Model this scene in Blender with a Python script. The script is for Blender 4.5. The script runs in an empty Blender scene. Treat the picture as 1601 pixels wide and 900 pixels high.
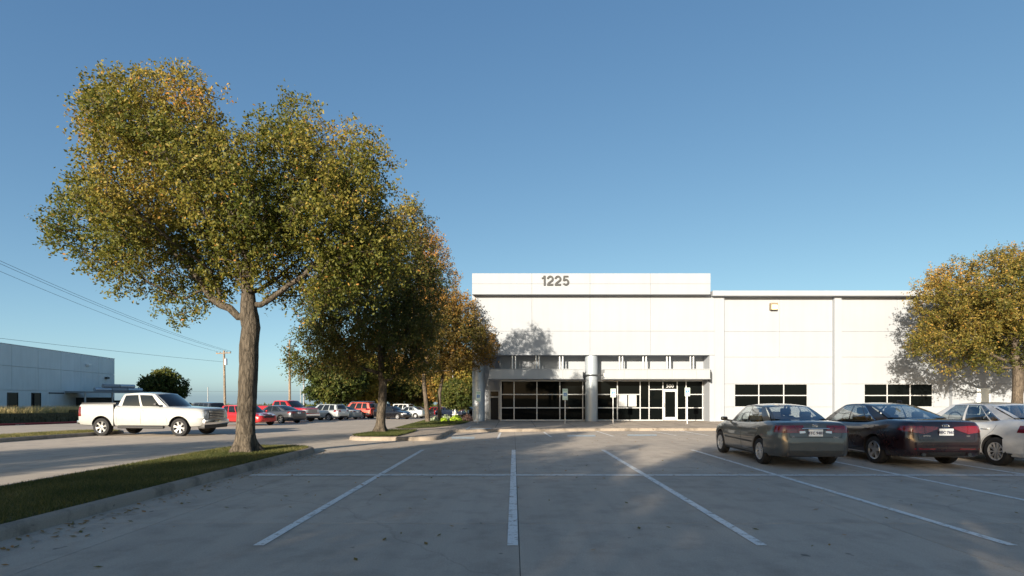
import bpy, bmesh, math, random
import numpy as np
from mathutils import Vector, Matrix, noise
from mathutils.bvhtree import BVHTree

random.seed(7)
rng = np.random.default_rng(11)
R = math.radians
scn = bpy.context.scene
COL = scn.collection

# ------------------------------------------------------------------ camera, sky, sun, exposure
F, HC, VX, VY = 845.0, 1.6, 803.0, 620.0          # focal length in photo pixels, eye height, vanishing point
cam = bpy.data.cameras.new('camera'); camo = bpy.data.objects.new('camera', cam); COL.objects.link(camo)
camo.location = (0, 0, HC); camo.rotation_euler = (R(90), 0, 0)
cam.sensor_width = 36; cam.lens = F/1601*36
cam.shift_x = -(VX-800.5)/1601; cam.shift_y = (VY-450)/1601
cam.clip_end = 6000; cam.clip_start = .05
scn.camera = camo
SUN_AZ, SUN_EL = R(25), R(15)                    # sun stands behind the camera to the left, low
world = bpy.data.worlds.new('World'); scn.world = world; world.use_nodes = True
wn = world.node_tree.nodes; wl = world.node_tree.links
bg = wn['Background']; sky = wn.new('ShaderNodeTexSky'); sky.sky_type = 'NISHITA'
sky.sun_disc = False; sky.sun_elevation = SUN_EL; sky.sun_rotation = math.pi + SUN_AZ
sky.air_density = .5; sky.dust_density = 1.0; sky.ozone_density = 2.2
sep = wn.new('ShaderNodeSeparateColor'); comb = wn.new('ShaderNodeCombineColor'); wl.new(sky.outputs[0], sep.inputs[0])   # film response of the whole sky, the same in every direction
for k, (ref, gam, out) in enumerate(((1.235, .92, 1.28), (2.345, .78, 2.48), (4.6, .56, 3.55))):
    dv = wn.new('ShaderNodeMath'); dv.operation = 'DIVIDE'; dv.inputs[1].default_value = ref; pw = wn.new('ShaderNodeMath'); pw.operation = 'POWER'; pw.inputs[1].default_value = gam; ml = wn.new('ShaderNodeMath'); ml.operation = 'MULTIPLY'; ml.inputs[1].default_value = out
    wl.new(sep.outputs[k], dv.inputs[0]); wl.new(dv.outputs[0], pw.inputs[0]); wl.new(pw.outputs[0], ml.inputs[0]); wl.new(ml.outputs[0], comb.inputs[k])
wl.new(comb.outputs[0], bg.inputs[0]); bg.inputs[1].default_value = .094
sl = bpy.data.lights.new('sun', 'SUN'); so = bpy.data.objects.new('sun', sl); COL.objects.link(so)
sl.energy = 5.0; sl.angle = R(.53); sl.color = (1.0, .88, .71)
sdir = Vector((math.sin(SUN_AZ)*math.cos(SUN_EL), math.cos(SUN_AZ)*math.cos(SUN_EL), -math.sin(SUN_EL)))
so.rotation_euler = sdir.to_track_quat('-Z', 'Y').to_euler(); so.location = (-20, -30, 30)
vs = scn.view_settings; vs.view_transform = 'Standard'; vs.look = 'None'; vs.gamma = 1; vs.exposure = 1.2
vs.use_curve_mapping = False

# ------------------------------------------------------------------ helpers
SL = 4.57; GX0, GY0 = .06, 2.26                     # slab grid of the concrete paving
YB0, YB1 = GY0+3*SL, GY0+6*SL
def g(y):                                           # height of the paving: level lot, falling away behind
    if y < YB0: return 0.0
    if y < YB1: return -.016*(y-YB0)
    return -.016*(YB1-YB0) - .0215*(y-YB1)
def gp(px, py, dz=0.0):                             # photo pixel of a ground point -> world point
    Z = 15.0
    for _ in range(60): Z = .5*Z + .5*F*(HC-g(Z)-dz)/(py-VY)
    return Vector(((px-VX)/F*Z, Z, g(Z)+dz))

def link(o, parent=None):
    COL.objects.link(o)
    if parent is not None: o.parent = parent
    return o
def tag(o, label=None, cat=None, group=None, kind=None):
    if label: o['label'] = label
    if cat: o['category'] = cat
    if group: o['group'] = group
    if kind: o['kind'] = kind
    return o
def empty(name, loc=(0,0,0), rz=0.0, rx=0.0):
    o = bpy.data.objects.new(name, None); o.location = loc; o.rotation_euler = (rx, 0, rz); o.empty_display_size = .2
    return link(o)
def mesh(name, v, f, mats, parent=None, smooth=False, idx=None, angle=None):
    me = bpy.data.meshes.new(name); me.from_pydata([tuple(p) for p in v], [], [tuple(q) for q in f])
    for m in (mats if isinstance(mats, (list, tuple)) else [mats]): me.materials.append(m)
    if idx is not None: me.polygons.foreach_set('material_index', idx)
    if smooth: me.polygons.foreach_set('use_smooth', [True]*len(me.polygons))
    me.update()
    if angle is not None: me.set_sharp_from_angle(angle=R(angle))
    return link(bpy.data.objects.new(name, me), parent)
class MB:
    def __init__(s): s.v = []; s.f = []
    def add(s, v, f):
        n = len(s.v); s.v += [tuple(p) for p in v]; s.f += [tuple(i+n for i in q) for q in f]; return s
    def box(s, x0, x1, y0, y1, z0, z1, b=0.0):
        if b <= 0:
            v = [(x0,y0,z0),(x1,y0,z0),(x1,y1,z0),(x0,y1,z0),(x0,y0,z1),(x1,y0,z1),(x1,y1,z1),(x0,y1,z1)]
            return s.add(v, [(0,3,2,1),(4,5,6,7),(0,1,5,4),(1,2,6,5),(2,3,7,6),(3,0,4,7)])
        bm = bmesh.new(); bmesh.ops.create_cube(bm, size=1)
        for q in bm.verts: q.co = ((x0+x1)/2+q.co.x*(x1-x0), (y0+y1)/2+q.co.y*(y1-y0), (z0+z1)/2+q.co.z*(z1-z0))
        bmesh.ops.bevel(bm, geom=bm.edges[:], offset=b, segments=2, profile=.6, affect='EDGES')
        bm.verts.index_update()
        s.add([q.co[:] for q in bm.verts], [[q.index for q in f.verts] for f in bm.faces]); bm.free(); return s
    def tube(s, pts, r, n=8, caps=True):
        pts = [Vector(p) for p in pts]; rs = r if isinstance(r, (list, tuple)) else [r]*len(pts)
        V = []; u = None
        for i, p in enumerate(pts):
            t = (pts[min(i+1, len(pts)-1)]-pts[max(i-1, 0)]).normalized()
            if u is None: u = t.orthogonal().normalized()
            else: u = (u-t*u.dot(t)).normalized()
            w = t.cross(u)
            V += [p+rs[i]*(u*math.cos(2*math.pi*k/n)+w*math.sin(2*math.pi*k/n)) for k in range(n)]
        Fc = [(i*n+k, i*n+(k+1)%n, (i+1)*n+(k+1)%n, (i+1)*n+k) for i in range(len(pts)-1) for k in range(n)]
        if caps: Fc += [tuple(range(n))[::-1], tuple((len(pts)-1)*n+k for k in range(n))]
        return s.add(V, Fc)
    def lathe(s, prof, n=32, axis='z', c=(0,0,0), close=False):   # prof: list of (radius, height)
        V = []
        for r_, h in prof:
            for k in range(n):
                a = 2*math.pi*k/n; x, y = r_*math.cos(a), r_*math.sin(a)
                p = {'z': (x, y, h), 'y': (x, h, -y), 'x': (h, x, y)}[axis]
                V.append((p[0]+c[0], p[1]+c[1], p[2]+c[2]))
        m = len(prof); Fc = [(i*n+k, i*n+(k+1)%n, (i+1)*n+(k+1)%n, (i+1)*n+k) for i in range(m-1) for k in range(n)]
        if close: Fc += [((m-1)*n+k, (m-1)*n+(k+1)%n, (k+1)%n, k) for k in range(n)]
        else: Fc += [tuple(range(n))[::-1], tuple((m-1)*n+k for k in range(n))]
        return s.add(V, Fc)
    def build(s, name, mat, parent=None, smooth=False, angle=40):
        return mesh(name, s.v, s.f, mat, parent, smooth, angle=angle if smooth else None)
def boxo(name, mat, parent, *a, b=0.0): return MB().box(*a, b=b).build(name, mat, parent)
def copy_obj(o, parent=None):
    c = o.copy(); COL.objects.link(c); c.parent = parent; return c
def children_of(o): return list(o.children)
def copy_tree(o, parent=None):
    ch = [c for c in o.children]
    c = copy_obj(o, parent)
    for k in ch: copy_tree(k, c)
    return c
def text_mesh(name, s, size, mat, parent=None, depth=.01, bold=0.0, align='CENTER', shear=0.0):
    cu = bpy.data.curves.new(name, 'FONT'); cu.body = s; cu.size = size; cu.extrude = depth; cu.offset = bold
    cu.align_x = align; cu.resolution_u = 3; cu.shear = shear
    t = bpy.data.objects.new(name, cu); COL.objects.link(t)
    me = bpy.data.meshes.new_from_object(t.evaluated_get(bpy.context.evaluated_depsgraph_get()))
    bpy.data.objects.remove(t); me.materials.clear(); me.materials.append(mat); me.name = name
    return link(bpy.data.objects.new(name, me), parent)

# ------------------------------------------------------------------ materials
def mat(name, col, rough=.6, metal=0.0, spec=.5, coat=0.0, emit=None, estr=0.0):
    m = bpy.data.materials.new(name); m.use_nodes = True; b = m.node_tree.nodes['Principled BSDF']
    b.inputs['Base Color'].default_value = (*col, 1); b.inputs['Roughness'].default_value = rough
    b.inputs['Metallic'].default_value = metal; b.inputs['Specular IOR Level'].default_value = spec
    b.inputs['Coat Weight'].default_value = coat; b.inputs['Coat Roughness'].default_value = .04
    if emit: b.inputs['Emission Color'].default_value = (*emit, 1); b.inputs['Emission Strength'].default_value = estr
    return m
class NT:
    def __init__(s, m): s.t = m.node_tree; s.n = s.t.nodes; s.l = s.t.links; s.b = s.n['Principled BSDF']
    def new(s, ty, **k):
        q = s.n.new(ty)
        for a, b in k.items(): setattr(q, a, b)
        return q
    def pos(s, scale=(1,1,1), obj=False):
        mp = s.new('ShaderNodeMapping'); mp.inputs['Scale'].default_value = scale
        if obj: s.l.new(s.new('ShaderNodeTexCoord').outputs['Object'], mp.inputs[0])
        else: s.l.new(s.new('ShaderNodeNewGeometry').outputs['Position'], mp.inputs[0])
        return mp.outputs[0]
    def noise(s, vec, scale, detail=4, rough=.55, dist=0.0):
        q = s.new('ShaderNodeTexNoise'); q.inputs['Scale'].default_value = scale; q.inputs['Detail'].default_value = detail
        q.inputs['Roughness'].default_value = rough; q.inputs['Distortion'].default_value = dist; s.l.new(vec, q.inputs['Vector']); return q.outputs['Fac']
    def ramp(s, fac, stops):
        q = s.new('ShaderNodeValToRGB'); e = q.color_ramp.elements
        while len(e) < len(stops): e.new(.5)
        for i, (p, c) in enumerate(stops): e[i].position = p; e[i].color = (*c, 1) if len(c) == 3 else c
        s.l.new(fac, q.inputs[0]); return q.outputs[0]
    def mix(s, fac, a, b, mode='MIX'):
        q = s.new('ShaderNodeMix', data_type='RGBA', blend_type=mode)
        for sock, val in ((q.inputs[0], fac), (q.inputs[6], a), (q.inputs[7], b)):
            if hasattr(val, 'links') or isinstance(val, bpy.types.NodeSocket): s.l.new(val, sock)
            elif isinstance(val, (int, float)): sock.default_value = val
            else: sock.default_value = (*val, 1)
        return q.outputs[2]
    def bump(s, h, strength=.3, dist=.01):
        q = s.new('ShaderNodeBump'); q.inputs['Strength'].default_value = strength; q.inputs['Distance'].default_value = dist
        s.l.new(h, q.inputs['Height']); s.l.new(q.outputs[0], s.b.inputs['Normal'])
    def col(s, c): s.l.new(c, s.b.inputs['Base Color'])
G3 = lambda v: (v, v, v)

def concrete(name, c0, c1, stain=.55, joint=False):
    m = mat(name, c0, .85, spec=.25); t = NT(m); p = t.pos()
    big = t.noise(p, .22, 5, .6, .4); mid = t.noise(p, 1.7, 6, .65); fine = t.noise(p, 55, 3, .7)
    base = t.mix(t.ramp(big, [(.3, G3(0)), (.7, G3(1))]), c0, c1)
    st = t.ramp(mid, [(.30, G3(stain)), (.52, G3(1))])
    base = t.mix(1.0, base, st, 'MULTIPLY')
    # drag marks along the driving direction
    sm = t.noise(t.pos((3.2, .25, 1)), 1.0, 5, .6); base = t.mix(.22, base, t.ramp(sm, [(.35, G3(.6)), (.65, G3(1.05))]), 'MULTIPLY')
    spots = t.noise(p, 4.3, 2, .5); base = t.mix(1.0, base, t.ramp(spots, [(.235, G3(.45)), (.27, G3(1))]), 'MULTIPLY')
    base = t.mix(.5, base, t.ramp(fine, [(.25, G3(.66)), (.75, G3(1.25))]), 'MULTIPLY')
    obj = t.new('ShaderNodeObjectInfo'); base = t.mix(1.0, base, t.ramp(obj.outputs['Random'], [(0, G3(.93)), (1, G3(1.05))]), 'MULTIPLY')
    # hairline cracks
    v = t.new('ShaderNodeTexVoronoi', feature='DISTANCE_TO_EDGE'); v.inputs['Scale'].default_value = .16
    wv = t.new('ShaderNodeVectorMath', operation='ADD'); nz = t.new('ShaderNodeTexNoise'); nz.inputs['Scale'].default_value = .9; nz.inputs['Detail'].default_value = 5
    t.l.new(p, nz.inputs['Vector']); t.l.new(p, wv.inputs[0]); t.l.new(nz.outputs['Color'], wv.inputs[1]); t.l.new(wv.outputs[0], v.inputs['Vector'])
    base = t.mix(.3, base, t.ramp(v.outputs['Distance'], [(.0, G3(.45)), (.0014, G3(1))]), 'MULTIPLY')
    t.col(base); t.bump(fine, .35, .006); return m
M = {}
M['concrete'] = concrete('concrete paving', (.44, .38, .315), (.385, .335, .28), .78)
M['walk'] = concrete('concrete walk', (.40, .335, .27), (.33, .28, .23), .65)
M['kerb'] = concrete('concrete kerb', (.33, .275, .22), (.25, .215, .175), .45)
M['joint'] = mat('dark joint filler', (.05, .045, .04), .9)
M['redkerb'] = mat('red kerb paint', (.32, .05, .06), .7)
M['white_paint'] = mat('white sign paint', (.8, .8, .78), .6)
def wornpaint(name, c):
    m = mat(name, c, .7); t = NT(m); p = t.pos()
    a = t.noise(p, 9, 6, .7); b_ = t.noise(p, 60, 2, .6)
    k = t.ramp(a, [(.36, G3(0)), (.47, G3(1))]); k = t.mix(1.0, k, t.ramp(b_, [(.28, G3(.35)), (.42, G3(1))]), 'MULTIPLY')
    t.col(t.mix(k, (.27, .23, .19), c)); return m
M['stripe'] = wornpaint('worn white stripe paint', (.66, .66, .64))
M['blue_stripe'] = wornpaint('worn blue marking paint', (.36, .43, .47))
def terrain_mat():
    m = mat('dry grass field', (.16, .15, .07), .95); t = NT(m); p = t.pos()
    t.col(t.ramp(t.noise(p, .35, 6, .65), [(.3, (.07, .09, .03)), (.55, (.17, .15, .07)), (.8, (.28, .23, .12))])); t.bump(t.noise(p, 6, 4), .6, .1); return m
M['field'] = terrain_mat()
def turf_mat(name, a, b):
    m = mat(name, a, .95); t = NT(m); p = t.pos(); t.col(t.ramp(t.noise(p, 3.5, 5, .7), [(.3, a), (.7, b)])); t.bump(t.noise(p, 40, 3), .8, .03); return m
M['turf'] = turf_mat('turf soil', (.05, .06, .02), (.13, .11, .05))
def attr_leaf(name, stops, trans=.35, spec=.25, rough=.55):
    m = mat(name, (.1, .1, .03), rough, spec=spec); t = NT(m)
    at = t.new('ShaderNodeAttribute', attribute_name='tone'); c = t.ramp(at.outputs['Fac'], stops); t.col(c)
    tr = t.new('ShaderNodeBsdfTranslucent'); t.l.new(c, tr.inputs[0]); mx = t.new('ShaderNodeMixShader'); mx.inputs[0].default_value = trans
    out = t.n['Material Output']; t.l.new(t.b.outputs[0], mx.inputs[1]); t.l.new(tr.outputs[0], mx.inputs[2]); t.l.new(mx.outputs[0], out.inputs[0]); return m
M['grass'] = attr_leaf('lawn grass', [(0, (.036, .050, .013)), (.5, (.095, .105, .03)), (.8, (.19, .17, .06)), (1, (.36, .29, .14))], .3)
M['straw'] = attr_leaf('tall straw grass', [(0, (.12, .14, .04)), (.5, (.34, .29, .11)), (1, (.62, .48, .26))], .3)
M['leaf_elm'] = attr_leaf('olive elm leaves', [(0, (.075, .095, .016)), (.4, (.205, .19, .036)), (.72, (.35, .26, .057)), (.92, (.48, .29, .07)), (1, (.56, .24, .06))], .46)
M['leaf_dark'] = attr_leaf('brown green leaves', [(0, (.05, .065, .014)), (.45, (.12, .12, .028)), (.75, (.25, .165, .045)), (1, (.40, .19, .055))], .40)
M['leaf_rust'] = attr_leaf('rust orange leaves', [(0, (.08, .075, .018)), (.4, (.24, .155, .04)), (.7, (.44, .23, .055)), (1, (.60, .29, .07))], .42)
M['leaf_amber'] = attr_leaf('amber olive leaves', [(0, (.08, .09, .018)), (.4, (.23, .185, .04)), (.7, (.40, .255, .06)), (1, (.56, .28, .07))], .44)
M['leaf_gold'] = attr_leaf('golden leaves', [(0, (.10, .11, .02)), (.4, (.30, .24, .05)), (.75, (.50, .36, .08)), (1, (.50, .22, .06))], .4)
M['leaf_green'] = attr_leaf('mid green leaves', [(0, (.03, .05, .012)), (.5, (.09, .11, .022)), (.85, (.18, .16, .04)), (1, (.30, .20, .06))], .35)
M['lime'] = attr_leaf('lime foliage', [(0, (.20, .33, .02)), (.6, (.42, .58, .04)), (1, (.62, .72, .12))], .4)
M['silverleaf'] = attr_leaf('silver green foliage', [(0, (.14, .20, .09)), (1, (.50, .55, .40))], .3)
M['pinkleaf'] = attr_leaf('dusty pink foliage', [(0, (.16, .08, .06)), (1, (.55, .36, .30))], .3)
def bark(name, a, b):
    m = mat(name, a, .95, spec=.15); t = NT(m); p = t.pos((1, 1, .22))
    n1 = t.noise(p, 16, 6, .7, .3); n2 = t.noise(t.pos(), 3, 3)
    v = t.new('ShaderNodeTexVoronoi', feature='DISTANCE_TO_EDGE'); v.inputs['Scale'].default_value = 14; t.l.new(p, v.inputs['Vector'])
    c = t.mix(t.ramp(n1, [(.35, G3(0)), (.65, G3(1))]), a, b); c = t.mix(.7, c, t.ramp(v.outputs['Distance'], [(0, G3(.35)), (.16, G3(1.1))]), 'MULTIPLY')
    c = t.mix(.5, c, t.ramp(n2, [(.35, G3(.6)), (.7, G3(1.2))]), 'MULTIPLY'); t.col(c)
    h = t.mix(.5, n1, v.outputs['Distance'], 'ADD'); t.bump(h, 1.0, .05); return m
M['bark'] = bark('rough elm bark', (.062, .052, .040), (.135, .112, .086))
M['bark2'] = bark('young oak bark', (.085, .068, .053), (.155, .127, .098))
def stucco(name, c, dirt=.93):
    m = mat(name, c, .8, spec=.25); t = NT(m); p = t.pos()
    v = t.ramp(t.noise(p, .5, 5, .6), [(.3, G3(dirt)), (.65, G3(1))])
    s_ = t.ramp(t.noise(t.pos((2.2, 1, .10)), 1.2, 5, .65), [(.32, G3(dirt)), (.6, G3(1))])
    t.col(t.mix(1.0, t.mix(1.0, c, v, 'MULTIPLY'), s_, 'MULTIPLY')); t.bump(t.noise(p, 30, 3), .15, .006); return m
M['wall'] = stucco('white painted tilt-up concrete', (.298, .320, .352), .96)
M['wall_grey'] = stucco('grey painted concrete', (.70, .74, .74), .92)
M['canopy'] = stucco('pale grey metal cladding', (.31, .33, .35), .95)
M['colm'] = mat('silver grey metal column cladding', (.33, .37, .41), .42, .3)
M['alum'] = mat('white aluminium frame', (.45, .46, .47), .4, .1)
def glass_dark():
    m = mat('dark window glass', (.003, .004, .004), .02, spec=.06); t = NT(m); t.bump(t.noise(t.pos(), .8, 2), .02, .05); return m
M['glass'] = glass_dark()
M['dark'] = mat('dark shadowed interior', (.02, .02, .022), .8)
M['steel'] = mat('galvanised steel', (.50, .52, .54), .4, .7)
M['dsteel'] = mat('dark steel', (.06, .065, .07), .5, .5)
M['number'] = mat('dark grey number letters', (.032, .034, .035), .6)
M['paper'] = mat('white paper', (.42, .43, .44), .8)
M['lamp'] = mat('lit lamp lens', (.9, .8, .55), .3, emit=(1, .78, .42), estr=1.1)
M['lampbox'] = mat('tan lamp housing', (.22, .17, .11), .5)
M['signgreen'] = mat('sign green print', (.02, .25, .13), .5)
M['signface'] = mat('pale sign face', (.62, .72, .64), .45)
M['signblue'] = mat('sign blue', (.02, .17, .42), .45)
M['pole'] = bark('weathered utility pole wood', (.20, .15, .11), (.34, .27, .20))
M['stone'] = bark('dark mossy stone', (.05, .06, .035), (.12, .12, .075))
M['hydrant'] = mat('silver hydrant paint', (.5, .5, .48), .4, .5)
# vehicles
def paint(name, c, metal=.35, rough=.38):
    m = mat(name, c, rough, metal, .5, 1.0); t = NT(m); p = t.pos(obj=True)
    t.l.new(t.ramp(t.noise(p, 2.5, 5, .7), [(.3, G3(rough*.8)), (.7, G3(rough*1.35))]), t.b.inputs['Roughness'])
    d = t.ramp(t.noise(p, 7, 6, .7), [(.35, G3(.90)), (.65, G3(1.0))]); t.col(t.mix(1.0, c, d, 'MULTIPLY'))
    return m
M['tyre'] = mat('black tyre rubber', (.016, .016, .017), .8, spec=.3)
M['rim'] = mat('silver alloy', (.58, .59, .60), .28, .85)
M['hubcap'] = mat('silver plastic wheel cover', (.45, .46, .48), .38, .5)
M['rimdark'] = mat('dark brake and hub', (.03, .03, .032), .6, .3)
M['trim'] = mat('black plastic trim', (.018, .018, .02), .55)
M['seam'] = mat('dark panel gap', (.008, .008, .009), .9)
M['chrome'] = mat('chrome', (.75, .76, .78), .12, 1.0)
M['red_lens'] = mat('red lamp lens', (.13, .003, .006), .15, coat=1.0)
M['white_lens'] = mat('clear lamp lens', (.62, .64, .66), .1, .3, coat=1.0)
M['amber'] = mat('amber lens', (.7, .25, .02), .15, coat=1.0)
M['plate'] = mat('white licence plate', (.78, .79, .80), .5)
M['ink'] = mat('dark plate characters', (.03, .04, .09), .6)
M['seat'] = mat('grey seat cloth', (.07, .07, .075), .9)
M['carglass_dark'] = mat('tinted car glass', (.008, .010, .012), .03, spec=.6)
def carglass(name, tint):
    m = bpy.data.materials.new(name); m.use_nodes = True; t = m.node_tree; n = t.nodes; n.remove(n['Principled BSDF'])
    tr = n.new('ShaderNodeBsdfTransparent'); tr.inputs[0].default_value = (*tint, 1); gl = n.new('ShaderNodeBsdfGlossy'); gl.inputs['Roughness'].default_value = .02
    gl.inputs[0].default_value = (.9, .95, 1, 1)
    lw = n.new('ShaderNodeLayerWeight'); lw.inputs[0].default_value = .22; mp = n.new('ShaderNodeMapRange'); mp.inputs[3].default_value = .07; mp.inputs[4].default_value = .80
    t.links.new(lw.outputs['Facing'], mp.inputs[0]); mx = n.new('ShaderNodeMixShader'); t.links.new(mp.outputs[0], mx.inputs[0])
    t.links.new(tr.outputs[0], mx.inputs[1]); t.links.new(gl.outputs[0], mx.inputs[2]); t.links.new(mx.outputs[0], n['Material Output'].inputs[0]); return m
M['carglass'] = carglass('clear car glass', (.78, .82, .80))
M['carglass_mid'] = carglass('lightly tinted car glass', (.52, .56, .56))

# ------------------------------------------------------------------ ground, paving, kerbs, markings
def strip_sheet(name, x0, x1, ys, dz, m, kind='structure', parent=None):
    v = []; f = []
    for y in ys: v += [(x0, y, g(y)+dz), (x1, y, g(y)+dz)]
    for i in range(len(ys)-1): f.append((2*i, 2*i+1, 2*i+3, 2*i+2))
    o = mesh(name, v, f, m, parent)
    if parent is None: tag(o, kind=kind)
    return o
ground = strip_sheet('ground', -4000, 4000, [-400, 0, YB0, YB1, 60, 110, 300, 1000, 5000], -.10, M['field'])
lot = strip_sheet('parking_lot', -36, 40, [-25, 0, YB0, YB1, GY0+8*SL-.02], -.0045, M['joint'])
far_lot = strip_sheet('far_parking_lot', -36, 6, [GY0+8*SL, 60, 90, 118], 0.0, M['concrete'])
gap = .009
for i in range(-8, 8):
    for j in range(-4, 8):
        x0, x1 = GX0+i*SL+gap/2, GX0+(i+1)*SL-gap/2; y0, y1 = GY0+j*SL+gap/2, GY0+(j+1)*SL-gap/2
        if i >= 1 and j >= 6: continue
        e = .0012; h0, h1 = g(y0), g(y1)
        v = [(x0,y0,h0-.033),(x1,y0,h0-.033),(x1,y1,h1-.033),(x0,y1,h1-.033),
             (x0,y0,h0-e),(x1,y0,h0-e),(x1,y1,h1-e),(x0,y1,h1-e),(x0+e,y0+e,h0),(x1-e,y0+e,h0),(x1-e,y1-e,h1),(x0+e,y1-e,h1)]
        f = [(0,1,5,4),(1,2,6,5),(2,3,7,6),(3,0,4,7),(4,5,9,8),(5,6,10,9),(6,7,11,10),(7,4,8,11),(8,9,10,11)]
        mesh('slab', v, f, M['concrete'], lot)
def quad_on_ground(name, pts, m, parent=None, dz=.006, n=1):
    v = [(p[0], p[1], g(p[1])+dz) for p in pts]; return mesh(name, v, [tuple(range(len(v)))], m, parent)
def stripe(name, x0, y0, x1, y1, w, m, dz=.006):
    ys = [y0]+[b for b in (YB0, YB1) if min(y0, y1) < b < max(y0, y1)]+[y1]
    d = Vector((x1-x0, y1-y0)).normalized(); nx, ny = -d.y*w/2, d.x*w/2
    v = []; f = []
    for y in ys:
        k = (y-y0)/(y1-y0) if y1 != y0 else 0
        if y1 == y0: k = 0 if not v else 1
        x = x0+(x1-x0)*k
        v += [(x+nx, y+ny, g(y+ny)+dz), (x-nx, y-ny, g(y-ny)+dz)]
    for i in range(len(ys)-1): f.append((2*i, 2*i+1, 2*i+3, 2*i+2))
    return mesh(name, v, f, m, lot)
for X in (-2.73, 0.0, 2.68, 5.37, 7.90, 10.5, 13.1): stripe('stall_line', X-.01, 5.8, X, 16.3, .115, M['stripe'])
stripe('cross_line', -5.35, 10.99, 17, 10.96, .16, M['stripe'], .010)
for a, b in (((850,675.5),(862,683)), ((931,673.5),(959,682)), ((1012,672.5),(1058,681)), ((1053.5,671.8),(1108,681)), ((778,686),(783,676))):
    p, q = gp(*a), gp(*b); stripe('stall_line', p.x, p.y, q.x, q.y, .10, M['stripe'])
for k in range(4):
    t_ = .15+.23*k; p = gp(1012+46*t_, 672.5+8.5*t_); q = gp(1053.5+54*t_, 671.8+9.2*t_); stripe('hatch_line', p.x, p.y-.3, q.x, q.y+.3, .10, M['stripe'], .012)
for xa, xb, ya, yb in ((887, 931, 679.8, 682.4), (981, 1027, 679, 681.4), (706, 742, 682.5, 686)):
    P = [gp(xa, yb), gp(xb, yb), gp(xb, ya), gp(xa, ya)]; quad_on_ground('disabled_bay_marking', P, M['blue_stripe'], lot, .006)

def kerb(name, pts, m, closed=False, h=.15, zf=g, side=1, prof=None):
    prof = prof or [(0, -.03), (-.015, h*.62), (-.035, h*.87), (-.07, h*.985), (-.15, h), (-.155, h-.07)]
    n = len(pts); P = [Vector((p[0], p[1])) for p in pts]; v = []; f = []
    for i in range(n):
        a = P[i-1] if (closed or i > 0) else None; b = P[(i+1) % n] if (closed or i < n-1) else None
        d0 = (P[i]-a).normalized() if a is not None else None; d1 = (b-P[i]).normalized() if b is not None else None
        if d0 is None: d0 = d1
        if d1 is None: d1 = d0
        n0 = Vector((d0.y, -d0.x)); n1 = Vector((d1.y, -d1.x)); nn = (n0+n1).normalized(); nn = nn/max(.4, nn.dot(n0))*side
        for o_, z in prof: q = P[i]+nn*o_; v.append((q.x, q.y, zf(P[i].y)+z))
    m_ = len(prof)
    for i in range(n if closed else n-1):
        for k in range(m_-1): f.append((i*m_+k, ((i+1) % n)*m_+k, ((i+1) % n)*m_+k+1, i*m_+k+1))
    o = mesh(name, v, f, m, None, True, angle=50); tag(o, kind='structure'); return o
def dense(pts, d=1.0, closed=False):
    out = []; n = len(pts)
    for i in range(n if closed else n-1):
        a, b = Vector(pts[i]), Vector(pts[(i+1) % n]); k = max(1, int((b-a).length/d))
        out += [tuple(a.lerp(b, t/k)) for t in range(k)]
    if not closed: out.append(tuple(pts[-1]))
    return out
def rrect(x0, x1, y0, y1, r, n=8):
    P = []
    for cx, cy, a0 in ((x1-r, y0+r, -90), (x1-r, y1-r, 0), (x0+r, y1-r, 90), (x0+r, y0+r, 180)):
        P += [(cx+r*math.cos(R(a0+90*k/n)), cy+r*math.sin(R(a0+90*k/n))) for k in range(n+1)]
    return P                                           # counter-clockwise
def fill_poly(name, pts, zf, m, cuts=()):
    bm = bmesh.new(); fs = bm.faces.new([bm.verts.new((p[0], p[1], 0)) for p in pts])
    for c in cuts: bmesh.ops.bisect_plane(bm, geom=bm.verts[:]+bm.edges[:]+bm.faces[:], plane_co=(0, c, 0), plane_no=(0, 1, 0))
    bmesh.ops.triangulate(bm, faces=bm.faces[:])
    for q in bm.verts: q.co.z = zf(q.co.y)
    me = bpy.data.meshes.new(name); bm.to_mesh(me); bm.free(); me.materials.append(m)
    if me.polygons and me.polygons[0].normal.z < 0: me.flip_normals()
    return link(bpy.data.objects.new(name, me))
def inset(pts, d):
    n = len(pts); P = [Vector(p[:2]) for p in pts]; out = []
    for i in range(n):
        d0 = (P[i]-P[i-1]).normalized(); d1 = (P[(i+1) % n]-P[i]).normalized(); nn = (Vector((-d0.y, d0.x))+Vector((-d1.y, d1.x))).normalized()
        out.append(tuple(P[i]+nn*d))
    return out
YC = (0, 4, 8, 12, YB0, 19, 22, 25, 27, YB1)
def island(x0, x1, y0, y1, r):
    P = dense(rrect(x0, x1, y0, y1, r), 1.2, True)
    kerb('kerb', P, M['kerb'], True)
    tag(fill_poly('lawn_bed', inset(P, .13), lambda y: g(y)+.135, M['turf'], YC), kind='structure'); return P
isl1 = island(-8.45, -5.68, -24, 16.3, 1.05)
isl2 = island(-21.2, -18.6, -24, 26.5, 1.0)
ZW = g(29)+.14
zw = lambda y: g(min(y, 29))+.14
outer = [(-6.5, 39.5), (-6.5, 21.5), (-6.42, 21.1), (-6.2, 20.75), (-5.8, 20.5), (-3.5, 20.45), (-3.1, 20.65), (-2.9, 21.1), (-3.0, 26.4), (-2.75, 26.75), (-1.0, 27.3), (6, 28.5), (36, 29.5)]
outd = dense(outer, 1.5)
kerb('kerb', outd, M['kerb'], False, zf=lambda y: zw(y)-.14)
inner_walk = [(-6.4, 39.5), (-6.4, 21.5), (-6.3, 21.15), (-6.1, 20.85), (-5.75, 20.63), (-3.55, 20.58), (-3.2, 20.75), (-3.03, 21.1), (-3.13, 26.5), (-2.85, 26.88), (-1.0, 27.44), (6, 28.64), (36, 29.64), (36, 39.5)]
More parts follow.
